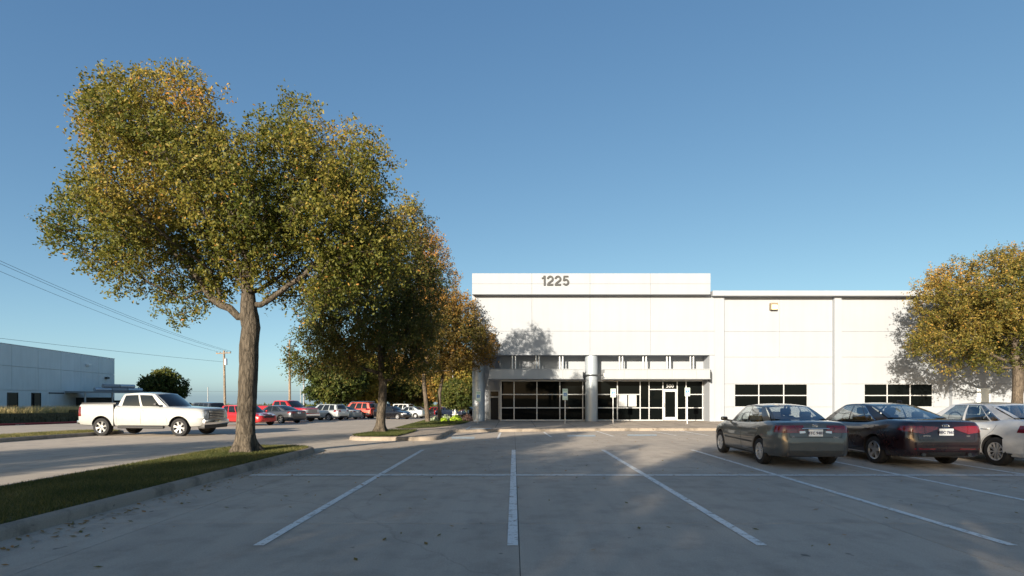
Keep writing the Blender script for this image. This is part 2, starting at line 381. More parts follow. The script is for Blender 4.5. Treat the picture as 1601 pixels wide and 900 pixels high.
tag(fill_poly('walkway', inner_walk, lambda y: zw(y)-.004, M['walk'], (22, 24, 26, 28, 29, 29.8)), kind='structure')
# walkway joints and ramp border
for X in (-1.0, 1.2, 3.4, 5.6, 7.8, 10.0, 12.2, 14.4, 16.6):
    o = mesh('expansion_joint', [(X, 29.1, ZW+.001), (X+.03, 29.1, ZW+.001), (X+.03, 37.6, ZW+.001), (X, 37.6, ZW+.001)], [(0, 1, 2, 3)], M['joint']); tag(o, kind='structure')
for P in ([(727, 672.5), (768, 671), (768, 669.4), (727, 670.6)], [(727, 672), (730.5, 672), (737, 666.5), (734.5, 666.5)]):
    q = []
    for a, b in P:
        Z = F*(HC-ZW-.006)/(b-VY); q.append(((a-VX)/F*Z, Z, zw(Z)+.006))
    o = mesh('ramp_border', q, [(0, 1, 2, 3)], M['blue_stripe']); tag(o, kind='structure')

# lawns on the walkway island
def wpx(a, b): Z = F*(HC-.02)/(b-VY); return ((a-VX)/F*Z, Z)
patchA = [wpx(*p) for p in ((551, 681.5), (560, 684), (590, 685), (622, 683.2), (648, 674), (652, 671.2), (612, 671.3), (584, 675))]
patchB = [(-6.25, 28.4), (-5.5, 27.9), (-4.4, 29.3), (-3.5, 31.5), (-3.0, 34), (-2.9, 38.5), (-6.25, 38.5)]
for P in (patchA, patchB):
    tag(fill_poly('lawn_bed', P, lambda y: zw(y)+.02, M['turf'], (22, 24, 26, 28, 29)), kind='structure')

# berm and field behind the red kerb on the left
def wall_top(y): return .42-.021*(y-36)
bv = []; bf = []
ysb = [5, 20, 30, 38, 45, 55, 70, 90, 120]; xsb = [-36.15, -38, -42, -48, -56, -80, -120]
for y in ysb:
    for k, x in enumerate(xsb): bv.append((x, y, wall_top(y)-.05 if k == 0 else (wall_top(y)*max(0, 1-k*.2)+.22*min(1, k*.2)+.06*math.sin(y*.35+x))))
n_ = len(xsb)
for i in range(len(ysb)-1):
    for k in range(n_-1): bf.append((i*n_+k, (i+1)*n_+k, (i+1)*n_+k+1, i*n_+k+1))
tag(mesh('berm', bv, bf, M['field'], None, True), kind='structure')
kr = kerb('red_kerb', [(-34.9, 0), (-34.9, YB0), (-34.9, YB1), (-34.9, 62)], M['redkerb'], False, side=-1)
t = text_mesh('fire_lane_lettering', 'FIRE LANE', .17, M['white_paint'], kr, .002, .004)
yy = 36.6; t.rotation_euler = (R(90), 0, R(90)); t.location = (-34.872, yy+1.6, g(yy+1.6)+.012); t.rotation_euler = (R(90-1.2), 0, R(90))
# retaining wall in courses of rough stone
rw = tag(empty('retaining_wall', (-35.9, 40, 0)), 'low dark mossy stone retaining wall behind the red kerb', 'wall')
mb = MB(); y = 6.0
while y < 47:
    for c in range(3):
        yy = y+(.35 if c % 2 else 0); L_ = .62+.12*random.random(); h0 = g(yy)+.0+c*.27
        top = h0+.265
        mb.box(-36.2, -35.72-.05*random.random(), yy-40, yy-40+L_, h0, top, 0)
    y += .72
o = mb.build('stone_courses', M['stone'], rw); o.location.x = 35.9; tag(o, kind='stuff')
mb = MB().box(-36.3, -35.62, 0, .45, g(44)+.0, g(44)+1.06, .02).box(-36.3, -35.66, .46, 3.6, g(46), g(46)+.98, .02)
o = mb.build('end_pier', M['stone'], rw); o.location = (35.9, 4.1, 0)

# ------------------------------------------------------------------ grass
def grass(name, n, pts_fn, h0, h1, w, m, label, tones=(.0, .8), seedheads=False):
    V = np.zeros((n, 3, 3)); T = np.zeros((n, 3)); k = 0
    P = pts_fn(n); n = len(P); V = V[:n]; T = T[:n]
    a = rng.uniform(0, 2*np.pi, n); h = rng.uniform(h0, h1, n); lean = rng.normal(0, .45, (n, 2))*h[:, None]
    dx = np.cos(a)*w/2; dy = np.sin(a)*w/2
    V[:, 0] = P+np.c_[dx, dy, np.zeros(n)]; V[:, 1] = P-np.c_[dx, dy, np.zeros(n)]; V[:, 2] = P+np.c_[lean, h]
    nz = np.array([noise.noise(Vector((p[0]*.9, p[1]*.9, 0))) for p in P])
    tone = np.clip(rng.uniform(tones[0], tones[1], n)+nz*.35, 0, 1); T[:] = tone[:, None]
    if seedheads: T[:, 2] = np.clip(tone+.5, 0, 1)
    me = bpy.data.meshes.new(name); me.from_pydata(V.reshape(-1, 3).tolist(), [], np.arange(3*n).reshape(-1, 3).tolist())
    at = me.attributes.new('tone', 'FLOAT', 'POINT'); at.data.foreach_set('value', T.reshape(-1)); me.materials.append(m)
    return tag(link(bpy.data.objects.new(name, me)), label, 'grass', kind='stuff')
def in_poly(x, y, P):
    c = np.zeros(len(x), bool); n = len(P)
    for i in range(n):
        x0, y0 = P[i][:2]; x1, y1 = P[i-1][:2]
        c ^= ((y0 > y) != (y1 > y)) & (x < (x1-x0)*(y-y0)/((y1-y0) or 1e-9)+x0)
    return c
def poly_pts(P, zf, near=None):
    def fn(n):
        A = np.array([p[:2] for p in P]); lo, hi = A.min(0), A.max(0)
        if near: lo[1] = max(lo[1], near[0]); hi[1] = min(hi[1], near[1])
        q = rng.uniform(lo, hi, (n, 2)); q = q[in_poly(q[:, 0], q[:, 1], P)]
        return np.c_[q, [zf(b) for b in q[:, 1]]]
    return fn
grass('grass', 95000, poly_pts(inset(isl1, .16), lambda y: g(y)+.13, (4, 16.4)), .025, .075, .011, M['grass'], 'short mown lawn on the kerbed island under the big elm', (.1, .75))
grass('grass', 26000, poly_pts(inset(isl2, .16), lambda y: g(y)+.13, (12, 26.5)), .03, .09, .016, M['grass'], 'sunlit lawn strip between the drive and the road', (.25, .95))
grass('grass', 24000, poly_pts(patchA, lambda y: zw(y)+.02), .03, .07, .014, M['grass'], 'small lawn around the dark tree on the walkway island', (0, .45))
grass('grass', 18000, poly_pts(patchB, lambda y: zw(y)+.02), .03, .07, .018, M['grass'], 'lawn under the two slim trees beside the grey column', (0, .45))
def berm_pts(n):
    x = -36.2-np.abs(rng.normal(0, 5, n)); y = rng.uniform(24, 70, n)
    return np.c_[x, y, [wall_top(b)*max(0, 1-(-36.15-a)/12)+.2*min(1, (-36.15-a)/12)-.05 for a, b in zip(x, y)]]
grass('tall_grass', 42000, berm_pts, .15, .75, .035, M['straw'], 'tall straw coloured grass on the berm above the retaining wall', (.1, .7), True)

# ------------------------------------------------------------------ the white office and warehouse building
YF, YG, YR = 36.6, 37.8, 36.85
fx = lambda p, Y=YF: (p-VX)/F*Y
fz = lambda p, Y=YF: HC+(VY-p)/F*Y
B = tag(empty('office_building', (5, YF, ZW)), 'long white concrete office and warehouse building numbered 1225', 'building')
class Off:                                             # children are authored in world coordinates
    def __enter__(s): return B
def bchild(o): o.parent = B; o.matrix_parent_inverse = Matrix.Translation(-Vector(B.location)); return o
def bb(name, m, x0, x1, y0, y1, z0, z1, b=0.0, parent=None):
    o = boxo(name, m, None, x0, x1, y0, y1, z0, z1, b=b)
    if parent is None: bchild(o)
    else: o.parent = parent
    return o
ZB = ZW-.1
XL, XR = fx(738), 52.0
ztop = fz(454)
bb('core_wall', M['wall'], XL+.02, fx(1111)-.1, 39.6, 62, ZB, fz(462)+.9)
bb('core_wall', M['wall'], fx(1111), XR, YR+.16, 62, ZB, ztop-.05)
g2 = .012
def panels(xs, zs, y0, y1, m=M['wall'], name='panel', skip=()):
    for i in range(len(xs)-1):
        for j in range(len(zs)-1):
            if (i, j) in skip: continue
            bb(name, m, xs[i]+g2/2, xs[i+1]-g2/2, y0, y1, zs[j]+g2/2, zs[j+1]-g2/2, .006)
PX = [fx(p) for p in (738, 831.6, 922.5, 1017, 1117.8)]
panels(PX, [fz(555), fz(517.5), fz(459)], YF, YF+.22)
bb('wall_backing', M['wall_grey'], XL+.05, fx(1117), YF+.16, YF+.30, fz(554), fz(459))
YFA = YF-.5
FXs = [fx(p, YFA) for p in (738, 831.6, 922.5, 1017, 1111)]; ZFa = [fz(460, YFA), fz(443.5, YFA), fz(427, YFA)]
panels(FXs, ZFa, YFA, YFA+.25, name='fascia_panel')
bb('fascia_backing', M['wall'], FXs[0]+.03, FXs[-1]-.03, YFA+.06, YF+1.2, ZFa[0]+.01, ZFa[2]-.02)
# recess: soffit, back wall, jambs
ZS = fz(555)
bb('soffit', M['wall'], XL, fx(1109.4), YF+.02, YG+.3, ZS+.01, ZS+.2)
bb('back_wall', M['wall'], fx(783.5, YG), fx(1109.4), YG+.02, YG+.3, 2.3, ZS+.01)
bb('jamb', M['wall'], fx(1109.4), fx(1117.6), YF+.003, YG+.5, ZB, ZS-.012)
bb('corner_wall', M['wall'], fx(1117.8), fx(1124), YF+.004, YG+.5, ZB, fz(462))
bb('return_wall', M['wall'], fx(781, YG), fx(783.3, YG), YG-.02, 39.6, ZB, ZS)
# doorway at the back of the side recess
YD = 39.55; bb('side_wall', M['wall'], XL+.3, fx(783, YG), YD, YD+.2, ZB, ZS)
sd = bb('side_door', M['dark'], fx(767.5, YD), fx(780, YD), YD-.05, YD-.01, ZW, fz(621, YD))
mb = MB()
for a in (766, 780.3): mb.box(fx(a, YD)-.05, fx(a, YD)+.05, YD-.12, YD-.003, ZW, fz(610.5, YD))
mb.box(fx(766.7, YD), fx(779.6, YD), YD-.1, YD-.004, fz(621.5, YD), fz(619.5, YD)).box(fx(766.7, YD), fx(779.6, YD), YD-.1, YD-.004, fz(611.5, YD), fz(610, YD))
bchild(mb.build('side_door_frame', M['alum']))
bb('transom_pane', M['glass'], fx(767, YD), fx(779.5, YD), YD-.06, YD-.012, fz(618.8, YD), fz(612, YD))
# columns
for p in (748.3, 924.5):
    X = fx(p, 37.1); n = 36
    mb = MB().lathe([(.43, ZB), (.43, 2.68), (.418, 2.685), (.418, 2.70), (.43, 2.705), (.43, ZS+.005)], 40)
    o = mb.build('column', M['colm'], None, True); o.location = (X, 37.1, 0); bchild(o)
# canopies
YC0 = YF-.25
def canopy(pa, pb, cuts):
    x0, x1 = fx(pa, YC0), fx(pb, YC0); z0, z1 = fz(592.5, YC0), fz(576.3, YC0)
    o = bb('canopy', M['canopy'], x0, x1, YC0+.02, YG+.0, z0, z1-.01)
    xs = [x0]+[fx(c, YC0) for c in cuts]+[x1]
    for i in range(len(xs)-1):
        bb('canopy_panel', M['canopy'], xs[i]+.006, xs[i+1]-.006, YC0, YC0+.03, z0+.06, z1-.07, .004)
    bb('canopy_trim', M['canopy'], x0-.03, x1+.03, YC0-.03, YC0+.04, z1-.06, z1, .006)
    bb('canopy_trim', M['canopy'], x0-.03, x1+.03, YC0-.02, YC0+.04, z0, z0+.05, .006)
canopy(764.5, 911.5, (804, 842, 880)); canopy(945.5, 1110.5, (976, 1012, 1051, 1089))
bb('canopy_end_cap', M['dsteel'], fx(1110.9, YC0), fx(1112.4, YC0), YC0-.06, YC0+.4, fz(597, YC0), fz(580.5, YC0))
o = MB().tube([(fx(909, 36.5), 36.62, 3.06), (fx(947, 36.5), 36.62, 3.06)], .035).build('tie_rod', M['dsteel'], None, True); bchild(o)
o = MB().lathe([(.45, 3.0), (.45, 3.12), (.432, 3.12), (.432, 3.0)], 36, close=True).build('column_collar', M['dsteel'], None, True); o.location = (fx(924.5, 37.1), 37.1, 0); bchild(o)
for p in (909.5, 946.5): bb('rod_bracket', M['steel'], fx(p, YC0)-.08, fx(p, YC0)+.08, YC0+.1, YC0+.3, 2.95, 3.2, .02)
YS = YF+.35
for p in (803.5, 840.5, 877.5, 971, 1008, 1045, 1081.8):
    for d in (-2.4, 2.4):
        o = MB().tube([(fx(p+d, YS), YS, fz(576, YS)-.05), (fx(p+d, YS), YS, ZS+.02)], .062, 12).lathe([(.085, ZS-.04), (.085, ZS+.01)], 12, c=(fx(p+d, YS), YS, 0)).build('strut', M['steel'], None, True); bchild(o)
# storefront glazing
SF = tag(empty('storefront', (0, 0, 0))); SF.parent = B; SF.matrix_parent_inverse = Matrix.Translation(-Vector(B.location))
zr = [fz(p, YG) for p in (659, 637.3, 616.4, 595.6)]; zr[0] = ZW+.02; zt_ = fz(608.6, YG)
fr = MB(); panes = []
def bay(pa, pb, levels):
    for a, b in zip(levels[:-1], levels[1:]): panes.append((fx(pa, YG), fx(pb, YG), a, b))
    for z in levels[1:-1]: fr.box(fx(pa, YG)+.03, fx(pb, YG)-.03, YG-.07, YG+.018, z-.03, z+.03)
Lc = (783.5, 803.7, 839.4, 875.2, 911.0, 924)
for a, b in zip(Lc[:-1], Lc[1:]): bay(a, b, zr)
Rc = (925, 965, 1000.5, 1014.4, 1036, 1058.3, 1072.2, 1098.2, 1109.4)
lv = [zr, zr, [zr[0], zr[1], zr[3]], [zr[0], zr[1], zt_, zr[3]], None, [zr[0], zr[1], zr[3]], zr, zr]
for a, b, l_ in zip(Rc[:-1], Rc[1:], lv):
    if l_: bay(a, b, l_)
bay(1036, 1058.3, [zt_, zr[3]])
for p in Lc[:-1]+Rc[1:]: fr.box(fx(p, YG)-.032, fx(p, YG)+.032, YG-.08, YG+.019, zr[0], zr[3])
fr.box(fx(783.5, YG), fx(924, YG), YG-.075, YG+.017, zr[3], zr[3]+.07).box(fx(925, YG), fx(1109.4, YG), YG-.075, YG+.017, zr[3], zr[3]+.07)
fr.box(fx(783.5, YG), fx(924, YG), YG-.076, YG+.016, ZW-.03, zr[0]+.05).box(fx(925, YG), fx(1036, YG), YG-.076, YG+.016, ZW-.03, zr[0]+.05).box(fx(1058.3, YG), fx(1109.4, YG), YG-.076, YG+.016, ZW-.03, zr[0]+.05)
fr.build('frame', M['alum'], SF)
for a, b, c, d in panes: boxo('pane', M['glass'], SF, a+.03, b-.03, YG-.02, YG-.008, c+.02, d-.02)
bb('head_panel', M['wall_grey'], fx(783.5, YG), fx(1109.4, YG), YG+.001, YG+.019, zr[3]+.07, 2.32)
dr = MB(); xa, xb = fx(1036, YG)+.035, fx(1058.3, YG)-.035
dr.box(xa, xa+.11, YG-.1, YG-.04, ZW+.015, zt_-.04).box(xb-.11, xb, YG-.1, YG-.04, ZW+.015, zt_-.04).box(xa+.11, xb-.11, YG-.1, YG-.041, zt_-.16, zt_-.04).box(xa+.11, xb-.11, YG-.1, YG-.041, ZW+.015, ZW+.25)
door = dr.build('door', M['alum'], None); bchild(door)
for nm, m_, args in (('pane', M['glass'], (xa+.1, xb-.1, YG-.075, YG-.06, ZW+.24, zt_-.15)), ('handle', M['chrome'], (xa+.02, xa+.06, YG-.17, YG-.1, ZW+.95, ZW+1.25))):
    o = boxo(nm, m_, door, *args)
fr2 = MB().box(fx(1036, YG)+.03, fx(1058.3, YG)-.03, YG-.071, YG+.018, zt_-.035, zt_+.03).build('door_head', M['alum'], SF)
for a, b in ((967, 980.3), (982.3, 995)): boxo('paper_notice', M['paper'], SF, fx(a, YG), fx(b, YG), YG-.026, YG-.021, fz(635.2, YG), fz(617.6, YG))
o = text_mesh('suite_number', '500', .36, M['paper'], SF, .003, .006); o.rotation_euler = (R(90), 0, 0); o.location = (fx(1047.2, YG), YG-.03, fz(605.8, YG))
def stroke(mb, path, t, d=.06):                        # flat bold letter stroke in the x-z plane
    P = [Vector((p[0], p[1])) for p in path]; L_, R_ = [], []
    for i, p in enumerate(P):
        d0 = (P[i]-P[i-1]).normalized() if i else (P[1]-P[0]).normalized(); d1 = (P[i+1]-P[i]).normalized() if i < len(P)-1 else d0
        n0 = Vector((-d0.y, d0.x)); n1 = Vector((-d1.y, d1.x)); nn = (n0+n1).normalized(); nn = nn/max(.5, nn.dot(n0))*t/2; L_.append(p+nn); R_.append(p-nn)
    v = []; mb.k = getattr(mb, 'k', 0)+.004
    for y in (-mb.k, d): v += [(q.x, y, q.y) for q in L_]+[(q.x, y, q.y) for q in R_]
    n = len(P); f = []
    for i in range(n-1): f += [(i, i+1, n+i+1, n+i), (2*n+i, 3*n+i, 3*n+i+1, 2*n+i+1), (i, 2*n+i, 2*n+i+1, i+1), (n+i, n+i+1, 3*n+i+1, 3*n+i)]
    f += [(0, n, 3*n, 2*n), (n-1, 3*n-1, 4*n-1, 2*n-1)]; mb.add(v, f)
Hn = .66; tn = .115; arc = lambda cx, cy, r_, a0, a1, k=14, e=1.0: [(cx+r_*math.cos(R(a0+(a1-a0)*i/k)), cy+e*r_*math.sin(R(a0+(a1-a0)*i/k))) for i in range(k+1)]
def digit(ch):
    mb = MB()
    if ch == '1': stroke(mb, [(.27, 0), (.27, Hn)], tn); stroke(mb, [(.08, Hn-.175), (.17, Hn-.16), (.225, Hn-.10), (.24, Hn-.01)], .085)
    if ch == '2': stroke(mb, arc(.24, .44, .165, 178, -38)+[(.13, .16), (.085, .055)], tn); stroke(mb, [(.03, .055), (.43, .055)], .11)
    if ch == '5': stroke(mb, [(.40, Hn-.055), (.125, Hn-.055), (.085, .31)]+[], .10); stroke(mb, arc(.225, .225, .168, 142, -150), tn)
    return mb
for k, ch in enumerate('1225'):
    o = digit(ch).build('house_number_digit', M['number'], None); o.location = (fx(845, YFA)+(0, .42, .95, 1.50)[k]*.97, YFA-.062, fz(446.3, YFA)); bchild(o)
# warehouse wall on the right
piers = [(1124, 1132.4), (1305, 1316), (1489, 1500), (1673, 1684), (1857, 1868)]
for a, b in piers: bb('pilaster', M['wall'], fx(a), fx(b), YF, YR+.2, ZB, fz(462)-.003, .008)
rows = [ZB, fz(636, YR), fz(600, YR), fz(558, YR), fz(518, YR), fz(461, YR)]
wins = {0: (1149, 1263, (1187, 1226)), 1: (1352, 1459, (1388, 1424))}
for i in range(4):
    a, b = fx(piers[i][1])+.002, fx(piers[i+1][0])-.002; mid = fx((piers[i][1]+piers[i+1][0])/2, YR)
    for j in range(5):
        if i in wins and j == 1:
            w0, w1 = fx(wins[i][0], YR), fx(wins[i][1], YR); panels([a, w0], rows[1:3], YR, YR+.18); panels([w1, b], rows[1:3], YR, YR+.18)
        elif j >= 3: panels([a, mid, b], rows[j:j+2], YR, YR+.18)
        elif i == 2 and j < 2: panels([a, fx(1523, YR), fx(1551, YR), b], rows[j:j+2], YR, YR+.18)
        else: panels([a, b], rows[j:j+2], YR, YR+.18)
for i, (wa, wb, ms) in wins.items():
    W_ = empty('window'); bchild(W_); xs = [fx(p, YR) for p in (wa, *ms, wb)]; zs = [rows[1], (rows[1]+rows[2])/2, rows[2]]; f_ = MB()
    for k, x in enumerate(xs): f_.box(x-.03, x+.03, YR+.05, YR+.13, zs[0], zs[2])
    for z in zs: f_.box(xs[0]+.03, xs[-1]-.03, YR+.052, YR+.128, z-.03, z+.03)
    f_.build('frame', M['alum'], W_)
    for k in range(3):
        for l_ in range(2): boxo('pane', M['glass'], W_, xs[k]+.03, xs[k+1]-.03, YR+.09, YR+.1, zs[l_]+.03, zs[l_+1]-.03)
bb('parapet_cap', M['wall'], fx(1111.5), XR, YF-.35, YR+.4, fz(462, YF-.35), fz(454, YF-.35), .01)
dd = bb('steel_door', M['wall_grey'], fx(1526.5, YR), fx(1548, YR), YR-.04, YR+.02, ZW, fz(606.5, YR), .01)
boxo('handle', M['dsteel'], dd, fx(1528.3, YR), fx(1529.6, YR), YR-.10, YR-.042, ZW+.95, ZW+1.05)
bchild(MB().box(fx(1525.3, YR), fx(1526.4, YR), YR-.05, YR+.01, ZW, fz(605.3, YR)).box(fx(1548.1, YR), fx(1549.2, YR), YR-.05, YR+.01, ZW, fz(605.3, YR)).box(fx(1526.4, YR), fx(1548.1, YR), YR-.05, YR+.01, fz(606.3, YR), fz(605.3, YR)).build('door_frame', M['wall']))
wlp = bb('wall_light', M['lampbox'], fx(1202.5, YR), fx(1213.5, YR), YR-.28, YR+.01, fz(485, YR), fz(474, YR), .03)
boxo('lens', M['lamp'], wlp, fx(1204, YR), fx(1212, YR), YR-.30, YR-.275, fz(484, YR), fz(477.5, YR), b=.01)
bb('meter_box', M['wall_grey'], fx(1126, YF), fx(1131, YF), YF-.16, YF-.01, fz(658), fz(651), .01)
gt = tag(empty('railing', (fx(1584, 36.2), 36.2, ZW)), 'white tube railing standing at the white wall behind the trunk', 'railing')
for k in range(4): MB().tube([(-.36+.24*k, 0, 0), (-.36+.24*k, 0, 1.35)], .025).build('post', M['alum'], gt, True)
for z in (.3, 1.33): MB().tube([(-.36, 0, z), (.36, 0, z)], .02).build('rail', M['alum'], gt, True)

# accessible parking signs
def wheelchair(parent, y):
    mb = MB(); n = 20
    ring = [(.052*math.cos(a), y, -.03+.052*math.sin(a)) for a in [R(150+240*k/n) for k in range(n+1)]]
    mb.tube(ring, .008, 5); mb.tube([(-.012, y, .055), (-.008, y, -.005), (.035, y, -.008), (.058, y, -.062), (.075, y, -.058)], .011, 6)
    mb.lathe([(.001, -.004), (.017, -.004), (.017, .004), (.001, .004)], 12, 'y', (-.014, y, .085)); mb.tube([(-.01, y, .03), (.03, y, .026)], .008, 5)
    return mb.build('wheelchair_symbol', M['white_paint'], parent, True)
def ada(px, yy, top, bot, label, tilt=0.0, rz=0.0):
    Y = 33.6; X = (px-VX)/F*Y; zt2 = fz(top, Y); zb2 = fz(bot, Y)
    r = tag(empty('parking_sign', (X, yy, ZW), rz), label, 'sign', 'accessible parking signs along the walkway'); r.rotation_euler = (0, tilt, rz)
    MB().tube([(0, 0, -.05), (0, 0, zt2-ZW-.04)], .03, 8).build('post', M['steel'], r, True)
    h = zt2-zb2; zc = (zt2+zb2)/2-ZW
    p = MB().box(-.16, .16, -.045, -.033, zc-h/2, zc+h/2, .003).build('sign_plate', M['signface'], r)
    bq = MB().box(-.10, .10, -.05, -.0455, zc-.11, zc+.10).build('blue_square', M['signblue'], p)
    w = wheelchair(p, -.052); w.location.z = zc-.01
    for s_, dz in (('RESERVED', h/2-.085), ('PARKING', h/2-.15)):
        t = text_mesh('lettering', s_, .06, M['signgreen'], p, .001, .001); t.rotation_euler = (R(90), 0, 0); t.location = (0, -.047, zc+dz)
    t = text_mesh('lettering', 'VAN ACCESSIBLE', .036, M['signgreen'], p, .001, .001); t.rotation_euler = (R(90), 0, 0); t.location = (0, -.047, zc-h/2+.05)
    return r
ada(747.5, 33.2, 611.5, 627, 'accessible parking sign in front of the shaded grey corner column', .04, R(-25))
ada(883.5, 33.6, 607.5, 625, 'tall accessible parking sign in front of the left storefront windows')
ada(958.5, 33.6, 607.5, 620.8, 'accessible parking sign in front of the window with paper notices')
ada(1074.5, 33.6, 606, 619, 'accessible parking sign just right of the glass entrance door')

# ------------------------------------------------------------------ vehicles (built with +x forward, z = 0 on the ground)
def pchip(pts):
    P = sorted(pts); x = np.array([p[0] for p in P], float); y = np.array([p[1] for p in P], float)
    h = np.diff(x); d = np.diff(y)/h; m = np.zeros(len(x)); m[0], m[-1] = d[0], d[-1]
    for i in range(1, len(x)-1):
        if d[i-1]*d[i] > 0: w1, w2 = 2*h[i]+h[i-1], h[i]+2*h[i-1]; m[i] = (w1+w2)/(w1/d[i-1]+w2/d[i])
    def f(q):
        q = float(min(max(q, x[0]), x[-1])); i = min(len(x)-2, max(0, int(np.searchsorted(x, q))-1)); t = (q-x[i])/h[i]
        return (2*t**3-3*t**2+1)*y[i]+(t**3-2*t**2+t)*h[i]*m[i]+(-2*t**3+3*t**2)*y[i+1]+(t**3-t**2)*h[i]*m[i+1]
    return f
SEC = [(0, 0), (.55, 0), (.84, .005), (.93, .035), (.972, .12), (.99, .26), (1.0, .42), (1.0, .56), (.99, .68), (.975, .78), (.95, .86), (.925, .91), (.895, .95), (.85, .98), (.76, 1.0), (.55, 1.012), (.28, 1.02), (0, 1.022)]
WHEELS = {}
def lathe_me(prof, n, mats, name):
    mb = MB().lathe(prof, n, 'y', close=True); me = bpy.data.meshes.new(name); me.from_pydata(mb.v, [], mb.f); me.materials.append(mats)
    me.polygons.foreach_set('use_smooth', [True]*len(me.polygons)); me.update(); me.set_sharp_from_angle(angle=R(35)); return me
def wheel_meshes(r, w, style):
    k = (r, w, style)
    if k in WHEELS: return WHEELS[k]
    rr = r*.665 if style in ('five', 'six') else r*.64; h = w/2
    tyre = lathe_me([(rr*.97, -h*.8), (rr+.012, -h*.98), (r*.86, -h*1.03), (r*.95, -h*.93), (r*.988, -h*.72), (r, -h*.4), (r, h*.4), (r*.988, h*.72), (r*.95, h*.93), (r*.86, h*1.03), (rr+.012, h*.98), (rr*.97, h*.8)], 44, M['tyre'], 'tyre')
    hub = lathe_me([(.01, -h*.6), (rr*.96, -h*.6), (rr*.96, h*.25), (.01, h*.25)], 32, M['rimdark'], 'wheel')
    mb = MB().lathe([(rr*.90, h*.55), (rr*.93, h*.9), (rr*.985, h*.97), (rr*1.01, h*.90), (rr*1.0, h*.5)], 40, 'y', close=True)
    mb.lathe([(.01, h*.5), (rr*.24, h*.5), (rr*.22, h*.80), (rr*.12, h*.86), (.01, h*.86)], 20, 'y')
    n = {'five': 5, 'six': 6, 'ten': 10, 'eight': 8, 'seven': 7}[style]; tw = {'five': .20, 'six': .17, 'ten': .085, 'eight': .10, 'seven': .13}[style]
    for i in range(n):
        a = 2*math.pi*i/n+.3; ca, sa = math.cos(a), math.sin(a); v = []
        for rad, hw, yy in ((rr*.15, rr*tw*.9, h*.80), (rr*.55, rr*tw*.75, h*.80), (rr*.93, rr*tw*1.15, h*.88)):
            for dy in (0, -.05):
                for s in (-1, 1): v.append((ca*rad-sa*hw*s, yy+dy, sa*rad+ca*hw*s))
        f = []
        for j in range(2):
            o = 4*j; f += [(o, o+1, o+5, o+4), (o+2, o+6, o+7, o+3), (o, o+4, o+6, o+2), (o+1, o+3, o+7, o+5)]
        mb.add(v, f)
    rim = bpy.data.meshes.new('rim'); rim.from_pydata(mb.v, [], mb.f); rim.materials.append(M['hubcap'] if style in ('ten', 'eight', 'seven') else M['rim'])
    rim.polygons.foreach_set('use_smooth', [True]*len(rim.polygons)); rim.update(); rim.set_sharp_from_angle(angle=R(35))
    WHEELS[k] = (tyre, hub, rim); return WHEELS[k]

